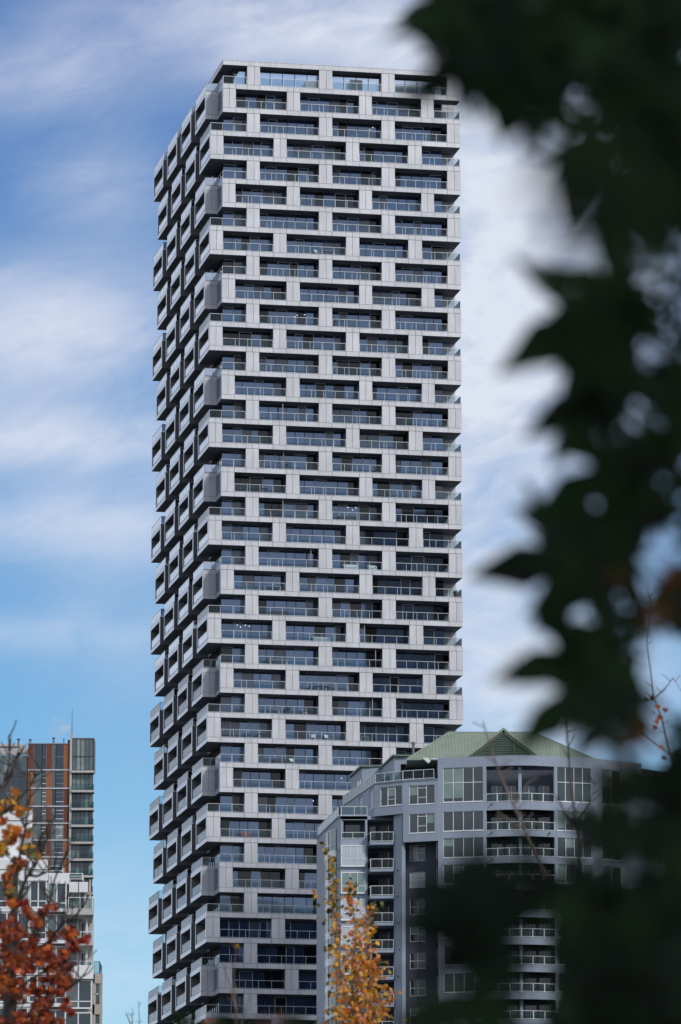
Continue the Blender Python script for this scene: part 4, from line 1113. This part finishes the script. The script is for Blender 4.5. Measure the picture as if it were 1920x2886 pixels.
zones = [  # x0,x1,y0,y1,count,palette
 (70,110,690,750,4,'yo'),(0,80,770,850,12,'yo'),(100,205,770,860,16,'yo'),(0,60,910,950,5,'rr'),(0,130,960,1110,34,'oy'),(140,210,990,1050,9,'og'),(0,130,1080,1170,18,'gy'),(110,290,1095,1170,22,'gy'),
 (0,150,1170,1320,30,'gr'),(0,110,1310,1430,22,'g'),(20,90,1450,1520,6,'or'),(60,110,1500,1560,5,'rr'),(130,230,1470,1570,18,'rr'),(200,215,1540,1590,3,'rr'),(290,410,1495,1560,16,'rr'),
 (0,110,1570,1700,26,'rd'),(190,280,1600,1680,12,'rr'),(100,240,1660,1800,30,'rd'),(0,260,1700,1860,80,'ro'),(330,480,1700,1760,18,'ro'),(460,540,1650,1700,8,'rr'),(500,610,1690,1790,22,'rr'),(450,530,1770,1860,16,'ro'),
 (260,380,1790,1900,26,'ro'),(0,300,1860,2060,110,'ro'),(300,450,1840,1960,26,'rd'),(400,500,1900,2060,26,'rd'),(280,490,2000,2100,34,'ro'),(0,260,2060,2360,120,'ro'),(240,380,2100,2230,34,'ro'),(380,430,2080,2140,6,'rr'),
 (260,430,2230,2400,44,'ro'),(460,520,2180,2260,8,'rr'),(440,500,2260,2310,6,'rr'),(0,430,2300,2560,90,'ro'),(330,420,1230,1330,0,'rr'),(0,60,1850,2100,14,'gy')]
PAL = {'yo': ['orange','orange','yellow','olive','deepor'], 'oy': ['orange','deepor','yellow','red','olive','deepor'], 'og': ['orange','deepor','olive'], 'gy': ['olive','orange','olive','yellow','shade','deepor'], 'gr': ['olive','shade','deepor','deepor','red','orange'],
       'g': ['shade','olive','olive','deepor'], 'or': ['orange','deepor'], 'rr': ['red','crimson','red','deepor','darkred'], 'rd': ['red','darkred','red','deepor','darkred'], 'ro': ['red','deepor','red','rustl','darkred','deepor','red','red']}
cols_m = ['yellow','orange','olive','deepor','red','crimson','darkred','shade','rustl']
pos, size, rot, ci = [], [], [], []
for (x0, x1, y0, y1, n, pal) in zones:
    ncl = max(1, n//5)
    cl = [(prnd.uniform(x0, x1), prnd.uniform(y0, y1), prnd.uniform(-1.1, 1.1)) for _ in range(ncl)]
    for k in range(int(n*2.1)):
        c = prnd.choice(cl)
        x = min(max(c[0]+prnd.gauss(0, 17), x0-12), x1+12); y = min(max(c[1]+prnd.gauss(0, 17), y0-14), y1+14)
        pos.append(loc(mp(x, y, c[2]+prnd.gauss(0, .1)))); size.append(prnd.uniform(.036, .072))
        hang = -pi/2 + prnd.gauss(0, .8)
        rot.append(facing_rot(hang, rng, .75)); ci.append(cols_m.index(prnd.choice(PAL[pal])))
build_leaves('leaves', 'maple', pos, size, np.array(rot), ci, cols_m, mt)

# ---- slender birch-like tree, bottom centre (zoom 8 units)
BYY = 75.0
def bp(x, y, dy=0.0): return at(850+x/3.92, 2350+y/3.92, BYY+dy)
at_ = thing('aspen_tree', 'slender young aspen with orange and golden leaves and pale stems', 'tree', (bp(520, 2300)[0], BYY, 0))
aoff = np.array(at_.location); aloc = lambda p: tuple(np.array(p)-aoff)
tk = MB(); b0 = np.array(bp(560, 2500))
tk.tube([aloc((b0[0], BYY, 0)), aloc(((b0[0]), BYY, 3)), aloc(b0)], [.11, .09, .05], 10)
tk.build('trunk', M['bark_pale'], at_)
stems = [[(560,2500),(520,2040),(470,1800),(430,1500),(398,1300),(362,1000),(345,760),(350,480),(340,300),(270,190),(205,75)], [(560,2450),(570,2000),(565,1650),(578,1400),(602,1130),(580,900),(548,720),(540,500)],
         [(600,2450),(700,2060),(745,1760),(782,1500),(742,1250),(732,980),(800,800),(830,780)], [(590,2450),(640,2000),(690,1800),(720,1600),(735,1400)], [(640,2480),(760,2200),(850,1900),(880,1700)], [(540,2480),(480,2260),(420,2060),(380,1930)]]
pos, size, rot, ci = [], [], [], []
cols_a = ['orange','deepor','peach','yellow','olive','shade','red','darkred']
def pal_a(x, y):
    if y < 520: return prnd.choice(['olive','shade','olive','yellow','olive'])
    left = x < 330
    if left: return prnd.choice(['olive','shade','olive','yellow','orange','olive'])
    if x > 760 and y < 1250: return prnd.choice(['olive','shade','yellow','olive','orange'])
    if y < 900: return prnd.choice(['orange','yellow','olive','deepor','shade','peach','olive'])
    return prnd.choice(['orange','peach','yellow','yellow','orange','yellow','deepor','olive','peach','yellow'])
def aleaf(x, y, dy, big=1.0):
    pos.append(aloc(bp(x, y, dy))); size.append(prnd.uniform(.046, .070)*big); rot.append(facing_rot(-pi/2+prnd.gauss(0, .7), rng, .8)); ci.append(cols_a.index(pal_a(x, y)))
for i, l_ in enumerate(stems):
    m = MB(); dy = prnd.uniform(-.25, .25); n = len(l_)
    pts = [aloc(bp(x, y, dy*k/n)) for k, (x, y) in enumerate(l_)]
    m.tube(pts, [.024*(1-.8*k/(n-1)) for k in range(n)], 7)
    for k in range(n-1):
        (x0, y0), (x1, y1) = l_[k], l_[k+1]
        L_ = math.hypot(x1-x0, y1-y0)
        for _ in range(int(L_/6.2)):
            f = prnd.random(); x, y = x0+(x1-x0)*f, y0+(y1-y0)*f
            spread = 22 + max(0, y-300)*.045
            dx, dyy, dz = prnd.gauss(0, spread), prnd.gauss(0, 18), prnd.uniform(-.25, .25)
            if y < 260 and prnd.random() < .62: continue
            aleaf(x+dx, y+dyy, dz)
            if prnd.random() < .5: m.tube([aloc(bp(x, y, dy*k/n)), aloc(bp(x+dx, y+dyy-8, dz))], [.006, .004], 4)
    m.build('branch', M['bark_pale'], at_)
for _ in range(320):               # fuller lower crown
    y = prnd.uniform(1350, 2450); w = 130+(y-1350)*.22
    aleaf(620+prnd.gauss(0, w*.62), y, prnd.uniform(-.4, .4), 1.05)
for (x, y) in ((140,640),(158,690),(188,790),(170,940),(245,990),(135,720),(890,810),(930,1700),(895,1900),(900,2040),(880,1600)): aleaf(x, y, 0, 1.1)
m = MB(); m.tube([aloc(bp(345,760)), aloc(bp(230,700)), aloc(bp(150,660))], [.006,.005,.004], 5); m.tube([aloc(bp(350,880)), aloc(bp(240,850)), aloc(bp(180,800))], [.006,.005,.004], 5); m.build('branch', M['bark_pale'], at_)
build_leaves('leaves', 'round', pos, size, np.array(rot), ci, cols_a, at_)

# ---- big dark maple right in front of the camera (display units: photo scaled to 1568 wide)
KD = 1920/1568
def fp(x, y, d): return at(x*KD, y*KD, d)
fm = thing('shade_maple_tree', 'dark shaded maple whose out of focus leaves cover the right side', 'tree', (3.6, 3.2, 0))
foff = np.array(fm.location); floc = lambda p: tuple(np.array(p)-foff)
tk = MB(); tk.tube([(0,0,0),(0,.05,1.5),(.05,0,3.4),(.1,-.1,6)], [.34,.26,.2,.12], 14); tk.build('trunk', M['bark_dark'], fm)
for l_ in ([(.0,0,2.4),(-1.0,2.2,2.9),(-2.4,4.6,3.2),(-2.9,5.3,3.25)], [(.05,0,3.2),(-1.0,2.4,3.6),(-2.2,4.4,3.9),(-2.95,5.4,3.9)], [(0,0,2.0),(-1.1,2.4,2.4),(-2.5,4.8,2.75),(-3.1,5.2,2.8)], [(.08,0,4.5),(1.5,-2,5.5),(2.4,-3.6,6)], [(.08,0,4),(-1.2,-2,5.4),(-2,-3.4,6.2)], [(.1,0,5.5),(.5,1.5,7),(.6,2.5,8)]):
    m = MB(); m.tube(l_, [.09,.05,.025,.008][:len(l_)] if len(l_) == 4 else [.09,.05,.02], 8); m.build('branch', M['bark_dark'], fm)
POLY = [(1010,-40),(1600,-40),(1600,2400),(1000,2400),(1040,2230),(1090,2120),(1200,2070),(1370,2010),(1350,1880),(1345,1780),(1290,1700),(1330,1560),(1285,1450),(1330,1310),(1425,1190),(1440,1080),(1455,960),(1475,840),(1450,760),(1380,680),(1430,610),(1425,540),(1400,440),(1340,360),(1250,270),(1170,175),(1080,190),(1000,150)]
HOLES = [(1560,120,0),(1470,1340,20),(1545,1120,18),(1500,960,16),(1400,1010,20),(1490,900,14),(1300,330,16),(1380,300,14),(1440,380,18),(1290,1440,20),(1480,1180,18),(1460,780,20),(1530,760,16),(1420,700,18),(1380,1620,20),(1520,1710,22),(1450,1830,18),(1180,250,22),(1122,208,30),(1255,235,44),(1338,220,18),(1434,453,32),(1459,561,34),(1515,561,36),(1492,661,20),(1420,901,34),(1356,969,46),(1328,1041,55),(1318,1178,56),(1432,1195,60),(1425,1130,36),(1521,1246,46),(1352,1446,50),(1541,1499,50),(1432,1563,40),(1541,1598,46),(1376,1679,46),(1430,1740,24),(1470,1985,22)]
WINDOWS = [(1075,2135,22),(1075,2250,26),(1250,2140,22),(1250,2225,20),(1245,2320,22)]      # where the grey building shows through
pos, size, rot, ci = [], [], [], []
cols_f = ['dark','green','rustl']
def fleaf(ox, oy, tx, ty, d, c=0, tilt=.25):
    p = fp(ox, oy, d); q = fp(tx, ty, d)
    l_ = math.dist(p, q); pos.append(floc(p)); size.append(l_*.92); rot.append(facing_rot(atan2(q[2]-p[2], q[0]-p[0]), rng, tilt)); ci.append(c)
# separate drooping leaves along the edge: base, tip, distance
hand = [(1430,1800,1335,1770,6.2),(1430,1860,1345,1850,6),(1440,1930,1340,1960,5.8),(1120,95,945,78,7.6),(1095,125,928,240,7.4),(1160,140,1150,322,7.6),(1050,20,962,-25,7),(1275,220,1202,350,7.6),(1360,310,1275,490,7.0),(1250,205,1172,312,7.6),(1440,450,1395,650,6.6),(1440,660,1340,640,7.4),(1430,670,1166,848,8.0),(1450,720,1290,900,8.0),(1440,860,1226,1000,8.6),(1360,930,1274,1066,8.6),
        (1480,1040,1228,1186,8.4),(1400,1265,1100,1326,8.8),(1390,1290,1248,1190,8.8),(1400,1275,1212,1414,8.8),(1400,1485,1152,1576,8.4),(1390,1530,1200,1722,8.2),(1440,1590,1316,1744,7.8),(1450,1790,1362,1895,7.2),(1450,1960,1355,2015,6.8),(1470,860,1420,980,8.2),(1500,1000,1400,1110,8.0),(1470,1120,1400,1260,8.2),(1490,1130,1460,1290,8.2),
        (1400,350,1195,450,3.4),(1440,400,1250,560,3.3),(1480,470,1330,600,3.4),(1540,520,1440,640,5.4),(1300,420,1180,1040,3.0)][:-1]
for (a, b, c, d, e) in hand:
    k = 0 if prnd.random() < .5 else 1
    e *= prnd.uniform(.70, .78)
    # two or three smaller leaves hang over each other towards the tip
    fleaf(a+(c-a)*.30, b+(d-b)*.30, a+(c-a)*1.03, b+(d-b)*1.03, e, k, .2)
    for q in range(2):
        th = (-1, 1)[q]*prnd.uniform(.25, .7); f = prnd.uniform(.55, .78); dx, dy = (c-a)*f, (d-b)*f
        fleaf(a+q*14, b-q*8, a+q*14+dx*cos(th)-dy*sin(th), b+dx*sin(th)+dy*cos(th), e*prnd.uniform(1.0, 1.08), 1-k if q else k, .25)
soft = [(1150,2075,985,2010),(1170,2130,960,2100),(1130,2190,950,2215),(1130,2300,930,2330),(1250,2080,1120,2000),(1330,2060,1230,1970),(1180,2190,1110,2190),(1170,2300,1120,2290),(1310,2180,1290,2160),(1160,2060,1230,2100),(1020,2390,940,2340),(1330,2100,1260,2080),(1180,2240,1140,2180),(1120,2050,960,2040),(1090,2160,945,2170),(1060,2340,915,2280),(1210,2040,1050,1985),(1100,2110,1010,2060)]
for (a, b, c, d) in soft: fleaf(a-10, b, c-35, d, prnd.uniform(4.0, 5.4), 0 if prnd.random() < .7 else 1) if prnd.random() < .75 else None
def clear_of(H_, x, y, s):
    return all(math.hypot(x-hx, y-hy) > hr + s for hx, hy, hr in H_)
n = 0; tries = 0
while n < 760 and tries < 90000:
    tries += 1
    x, y = prnd.uniform(960, 1600), prnd.uniform(-30, 2390)
    if not inpoly(x, y, POLY): continue
    s = prnd.uniform(80, 135)
    if not clear_of(HOLES+WINDOWS, x, y, s*.72): s = prnd.uniform(36, 60)
    if not clear_of(HOLES+WINDOWS, x, y, s*.5): continue
    if y > 1990 and x < 1300 and prnd.random() < .55: continue
    a = -pi/2 + prnd.gauss(-.45, .8)
    if not all(inpoly(x+s*.95*cos(a+q), y-s*.95*sin(a+q), POLY) for q in (0, 1.25, -1.25)) and x < 1540 and 30 < y < 2330: continue
    c = 0 if prnd.random() < .72 else 1
    if 1380 < x < 1560 and (1280 < y < 1460 or 1640 < y < 1800) and prnd.random() < .10: c = 2
    fleaf(x, y, x+s*cos(a), y-s*sin(a), prnd.uniform(5.8, 9.2), c, .4); n += 1
for (x, y, e) in ((1500,1690,55),(1455,1725,60),(1415,1765,55),(1515,1330,60),(1530,1400,50),(1555,1300,45)): fleaf(x, y, x-e, y+e*.75, 5.0, 2, .9)
n = 0; tries = 0                   # solid wall of leaves in the lower right and upper right
while n < 420:
    x, y = prnd.uniform(1270, 1600), prnd.choice((prnd.uniform(1800, 2400), prnd.uniform(2050, 2400), prnd.uniform(-30, 420)))
    if not inpoly(x, y, POLY): continue
    s = prnd.uniform(90, 150)
    if not clear_of(HOLES+WINDOWS, x, y, s*.75): continue
    a = prnd.uniform(0, 2*pi)
    fleaf(x, y, x+s*cos(a), y-s*sin(a), prnd.uniform(6.5, 10.2), 0 if prnd.random() < .8 else 1, .4); n += 1
build_leaves('leaves', 'star', pos, size, np.array(rot), ci, cols_f, fm)
# the rest of its crown, added unseen behind the camera to shade near leaves
cp, cs = [], []
for l_ in ([(.0,0,2.4),(-1.0,2.2,2.9),(-2.4,4.6,3.2),(-2.9,5.3,3.25)], [(.05,0,3.2),(-1.0,2.4,3.6),(-2.2,4.4,3.9),(-2.95,5.4,3.9)], [(0,0,2.0),(-1.1,2.4,2.4),(-2.5,4.8,2.75),(-3.1,5.2,2.8)]):
    for k in range(150):           # leaves along the three limbs that reach towards the street
        i_ = prnd.randrange(3); f = prnd.random(); q = np.array(l_[i_])*(1-f)+np.array(l_[i_+1])*f + np.array((prnd.gauss(0,.16), prnd.gauss(0,.16), prnd.gauss(-.05,.16)))
        if q[0]+foff[0] < .20+.072*(q[1]+foff[1]): continue
        cp.append(q); cs.append(prnd.uniform(.08, .13))
while len(cp) < 9000:
    v = rng.normal(size=3); v /= np.linalg.norm(v); v *= rng.random()**(1/2.2)
    p = np.array((3.4, .3, 6.3)) + v*np.array((5.2, 6.0, 4.4))
    if p[2] < 2.4: continue
    if p[1] > 0 and abs(p[0]) < .6+.12*p[1] + .3 and p[2] < CZ + p[1]*.42 + .8: continue      # keep the view open
    cp.append(p-foff); cs.append(rng.uniform(.10, .17))
build_leaves('leaves', 'star', cp, cs, rand_rot(len(cp), rng), (rng.random(len(cp)) < .3).astype(int), ['dark','green'], fm)

# ---- bare twigs
def twig_thing(name, label, cat, base_px, Y, lines, r0, mat, side=.12, leaves=None, seed=1):
    rr = random.Random(seed)
    b = at(base_px[0]*KD, base_px[1]*KD, Y)
    t = thing(name, label, cat, (b[0], Y, 0)); off = np.array(t.location)
    m = MB(); first = lines[0][0]; p0 = np.array(at(first[0]*KD, first[1]*KD, Y))
    m.tube([(0,0,0), tuple(np.array((p0[0], Y, p0[2]*.5))-off), tuple(p0-off)], [r0*2.2, r0*1.6, r0*1.05], 8)
    m.build('trunk', mat, t)
    for i, l_ in enumerate(lines):
        m = MB(); n = len(l_); dy = rr.uniform(-.4, .4) if i else 0
        pts = [tuple(np.array(at(x*KD, y*KD, Y+dy*k/n))-off) for k, (x, y) in enumerate(l_)]
        m.tube(pts, [r0*(1-.7*k/(n-1))*(1 if i == 0 else .6) for k in range(n)], 7)
        for k in range(n-1):
            for _ in range(2):
                f = rr.random(); p = np.array(pts[k])*(1-f)+np.array(pts[k+1])*f; q = p+np.array((rr.choice((-1,1))*rr.uniform(.4,1)*side, rr.uniform(-.5,.5)*side, rr.uniform(.2,1)*side))
                m.tube([tuple(p), tuple(q)], [r0*.3, r0*.22], 5); m.tube([tuple(q-(0,0,r0*.3)), tuple(q+(0,0,r0*.5))], [r0*.4, r0*.2], 5)
        m.build('branch', mat, t)
    return t, off
twig_thing('bare_sapling', 'leafless brown sapling out of focus before the green roof', 'tree', (1350, 2450), 36, [[(1345,2400),(1310,2150),(1250,2000),(1205,1900),(1180,1850),(1150,1780),(1125,1710),(1112,1660)], [(1180,1850),(1200,1835),(1215,1800)], [(1205,1905),(1180,1900),(1168,1880)]], .014, M['bark_brown'], .10, seed=3)
twig_thing('bare_sapling', 'leafless dark upright sapling in front of the grey building right bay', 'tree', (1350, 2450), 36, [[(1350,2400),(1337,1990),(1325,1890),(1312,1790),(1306,1705),(1302,1600)], [(1325,1890),(1355,1850),(1370,1800)], [(1325,1895),(1300,1870),(1285,1830)]], .014, M['bark_dark'], .10, seed=4)
t, off = twig_thing('bare_sapling', 'twiggy sapling with a few orange leaves among the dark foliage', 'tree', (1620, 2450), 60, [[(1620,2380),(1560,1790),(1540,1730),(1525,1660),(1505,1600),(1490,1480),(1500,1400)],
   [(1545,1740),(1480,1690),(1420,1600),(1390,1500),(1352,1405)], [(1505,1610),(1470,1615),(1440,1590),(1425,1570)], [(1510,1605),(1535,1580),(1550,1560),(1568,1590)], [(1420,1600),(1440,1590),(1460,1575)], [(1480,1690),(1440,1700),(1400,1700)], [(1500,1400),(1490,1350)], [(1560,1790),(1590,1770),(1600,1700)]], .016, M['bark_brown'], .10, seed=5)
pp, ss, rr_, cc = [], [], [], []
for (x, y, c) in ((1515,1625,'deepor'),(1532,1632,'deepor'),(1505,1640,'orange'),(1515,1660,'deepor'),(1510,1672,'red'),(1490,1608,'shade'),(1500,1606,'shade'),(1520,1650,'deepor'),(1525,1720,'deepor'),(1530,1745,'red')):
    pp.append(tuple(np.array(at(x*KD, y*KD, 59.9))-off)); ss.append(.055); rr_.append(facing_rot(-pi/2+prnd.gauss(0,.6), rng, .5)); cc.append(['deepor','orange','red','shade'].index(c))
build_leaves('leaves', 'maple', pp, ss, np.array(rr_), cc, ['deepor','orange','red','shade'], t)
twig_thing('bare_shrub', 'few thin bare twigs rising between the red tree and the tower', 'shrub', (305, 2420), 70, [[(305,2400),(300,2357),(290,2330)], [(322,2390),(321,2345),(318,2303)], [(305,2380),(304,2340),(306,2318)]], .014, M['bark_brown'], .05, seed=6)
t, off = twig_thing('bare_shrub', 'thin bare twigs with few tiny leaves before the tower foot', 'shrub', (520, 2440), 40, [[(540,2420),(545,2330),(530,2270),(512,2215)], [(540,2400),(565,2330),(575,2285)], [(545,2330),(538,2240),(545,2180)], [(520,2420),(480,2360),(440,2345)]], .010, M['bark_brown'], .05, seed=8)
pp, ss, rr_, cc = [], [], [], []
for (x, y, c) in ((545,2176,'yellow'),(480,2345,'deepor'),(470,2352,'deepor'),(490,2350,'orange'),(500,2345,'olive'),(640,2335,'deepor')):
    pp.append(tuple(np.array(at(x*KD, y*KD, 39.9))-off)); ss.append(.03); rr_.append(facing_rot(-pi/2+prnd.gauss(0,.6), rng, .5)); cc.append(['yellow','deepor','orange','olive'].index(c))
build_leaves('leaves', 'maple', pp, ss, np.array(rr_), cc, ['yellow','deepor','orange','olive'], t)
# low out-of-focus shrub brushing the bottom edge
sh = thing('low_shrub', 'blurred green and russet shrub tips along the bottom edge before the tower', 'shrub', (-.3, 9, 0)); soff = np.array(sh.location)
m = MB()
for k in range(7):
    e = np.array(fp(470+k*45, 2395, 9+prnd.uniform(-.4, .4)))-soff; m.tube([(prnd.uniform(-.05,.05),prnd.uniform(-.05,.05),0), tuple(e*.55+(0,0,.2)), tuple(e)], [.012,.008,.004], 6)
m.build('stem', M['bark_brown'], sh)
pos, size, rot, ci = [], [], [], []
for k in range(70):
    x = prnd.uniform(400, 760); y = 2352+prnd.uniform(-16, 70)+abs(x-560)*.06
    pos.append(tuple(np.array(fp(x, y, 9+prnd.uniform(-.5, .5)))-soff)); size.append(prnd.uniform(.022, .034)); rot.append(facing_rot(prnd.uniform(0, 6.28), rng, .7)); ci.append(2 if 600 < x < 660 else prnd.choice((0, 1, 1)))
build_leaves('leaves', 'round', pos, size, np.array(rot), ci, ['dark','green','darkred'], sh)

# ================================================================ sky and sun
SUN_EL, SUN_AZ = R(32), R(38)       # sun behind the camera, to its right
sv = (sin(SUN_AZ)*cos(SUN_EL), -cos(SUN_AZ)*cos(SUN_EL), sin(SUN_EL))
sd = bpy.data.lights.new('sun', 'SUN'); sd.energy = 2.05; sd.angle = R(8); sd.color = (1.0, .965, .92)
so = bpy.data.objects.new('sun', sd); C.objects.link(so); so.location = (60, -60, 80)
so.rotation_euler = (R(90)-SUN_EL, 0, SUN_AZ)
import mathutils
so.rotation_euler = mathutils.Vector((-sv[0], -sv[1], -sv[2])).to_track_quat('-Z', 'Y').to_euler()

w = bpy.data.worlds.new('World'); sc.world = w; w.use_nodes = True
nt = w.node_tree; N, L = nt.nodes, nt.links
for n_ in list(N): N.remove(n_)
def math_(op, a, b=None, clamp=False):
    n = N.new('ShaderNodeMath'); n.operation = op; n.use_clamp = clamp
    for i, q in enumerate((a, b)):
        if q is None: continue
        if isinstance(q, (int, float)): n.inputs[i].default_value = q
        else: L.new(q, n.inputs[i])
    return n.outputs[0]
tc = N.new('ShaderNodeTexCoord'); sep = N.new('ShaderNodeSeparateXYZ'); L.new(tc.outputs['Generated'], sep.inputs[0])
az = math_('ARCTAN2', sep.outputs[0], sep.outputs[1]); el = math_('ARCSINE', sep.outputs[2])
sky = N.new('ShaderNodeTexSky'); sky.sky_type = 'NISHITA'; sky.sun_disc = False
sky.sun_elevation = SUN_EL; sky.sun_rotation = pi - SUN_AZ; sky.air_density = 1.0; sky.dust_density = .3; sky.ozone_density = 3.0
tint = N.new('ShaderNodeMix'); tint.data_type = 'RGBA'; tint.blend_type = 'MULTIPLY'; tint.inputs[0].default_value = 1.0
L.new(sky.outputs[0], tint.inputs[6])
mrg = N.new('ShaderNodeMapRange'); L.new(el, mrg.inputs[0]); mrg.inputs[1].default_value = PITCH - 1443/F; mrg.inputs[2].default_value = PITCH + 1443/F
tg = N.new('ShaderNodeMix'); tg.data_type = 'RGBA'; L.new(mrg.outputs[0], tg.inputs[0]); tg.inputs[6].default_value = (0.68, 1.0, 1.11, 1); tg.inputs[7].default_value = (0.40, 0.64, 0.96, 1)      # hazier cyan low down, deep blue higher up
L.new(tg.outputs[2], tint.inputs[7])
def px_az(px): return (px-960)/F/.98
def px_el(py): return PITCH + (1443-py)/F
def cloud_noise(kx, ky, ang, detail, rough, dist):
    c_ = N.new('ShaderNodeCombineXYZ')
    u = math_('ADD', math_('MULTIPLY', az, cos(ang)), math_('MULTIPLY', el, sin(ang)))
    v_ = math_('SUBTRACT', math_('MULTIPLY', el, cos(ang)), math_('MULTIPLY', az, sin(ang)))
    L.new(math_('MULTIPLY', u, kx), c_.inputs[0]); L.new(math_('MULTIPLY', v_, ky), c_.inputs[1])
    z_ = N.new('ShaderNodeTexNoise'); z_.inputs['Scale'].default_value = 1.0; z_.inputs['Detail'].default_value = detail; z_.inputs['Roughness'].default_value = rough; z_.inputs['Distortion'].default_value = dist
    L.new(c_.outputs[0], z_.inputs['Vector']); return z_.outputs['Fac']
na_ = cloud_noise(19, 34, .35, 7, .52, .5); nb2 = cloud_noise(60, 150, .22, 6, .6, .9)
noise = math_('ADD', math_('MULTIPLY', na_, .72), math_('MULTIPLY', nb2, .28))
tot = None
for (px, py, sx2, sy2, amp) in ((800,60,420,120,.75),(1500,650,320,620,.95),(1270,1450,200,300,.42),(1180,1050,160,260,.3),(120,930,420,150,.62),(180,1245,420,65,.6),(200,1480,380,75,.5),(260,520,150,90,.42),(80,230,220,90,.38),(60,1790,260,40,.25),(1450,1950,300,170,.65),(300,2700,400,200,.35),(330,1750,200,300,.2)):
    dx = math_('DIVIDE', math_('SUBTRACT', az, px_az(px)), sx2/F); dyy = math_('DIVIDE', math_('SUBTRACT', el, px_el(py)), sy2/F)
    gsum = math_('ADD', math_('MULTIPLY', dx, dx), math_('MULTIPLY', dyy, dyy))
    gg = math_('MULTIPLY', math_('POWER', 2.71828, math_('MULTIPLY', gsum, -0.5)), amp)
    tot = gg if tot is None else math_('ADD', tot, gg)
far = math_('MULTIPLY', math_('GREATER_THAN', math_('ABSOLUTE', az), .25), 1.0)      # the rest of the sky is loosely clouded
tot = math_('ADD', tot, far)
dens = math_('MULTIPLY', tot, math_('ADD', math_('MULTIPLY', math_('SUBTRACT', noise, .5), 3.3), 1.0), clamp=True)
dens = math_('MULTIPLY', dens, .92)
mix = N.new('ShaderNodeMix'); mix.data_type = 'RGBA'; L.new(dens, mix.inputs[0]); L.new(tint.outputs[2], mix.inputs[6]); mix.inputs[7].default_value = (7.7, 8.1, 9.1, 1)
bg = N.new('ShaderNodeBackground'); bg.inputs[1].default_value = .1
L.new(mix.outputs[2], bg.inputs[0])
wo = N.new('ShaderNodeOutputWorld'); L.new(bg.outputs[0], wo.inputs[0])

# ================================================================ camera
cd = bpy.data.cameras.new('camera'); cam = bpy.data.objects.new('camera', cd); C.objects.link(cam)
cam.location = (0, 0, CZ); cam.rotation_euler = (R(90)+PITCH, 0, 0)
cd.sensor_fit = 'HORIZONTAL'; cd.sensor_width = 36.0; cd.lens = F/1920*36.0
cd.clip_start = .1; cd.clip_end = 12000
cd.dof.use_dof = True; cd.dof.focus_distance = 640; cd.dof.aperture_fstop = (cd.lens/1000)/.031
sc.camera = cam
sc.view_settings.view_transform = 'Standard'; sc.view_settings.look = 'None'; sc.view_settings.exposure = 0; sc.view_settings.gamma = 1
sc.cycles.use_denoising = True
sc.cycles.max_bounces = 8; sc.cycles.volume_bounces = 4; sc.cycles.transparent_max_bounces = 24; sc.cycles.caustics_reflective = False; sc.cycles.caustics_refractive = False
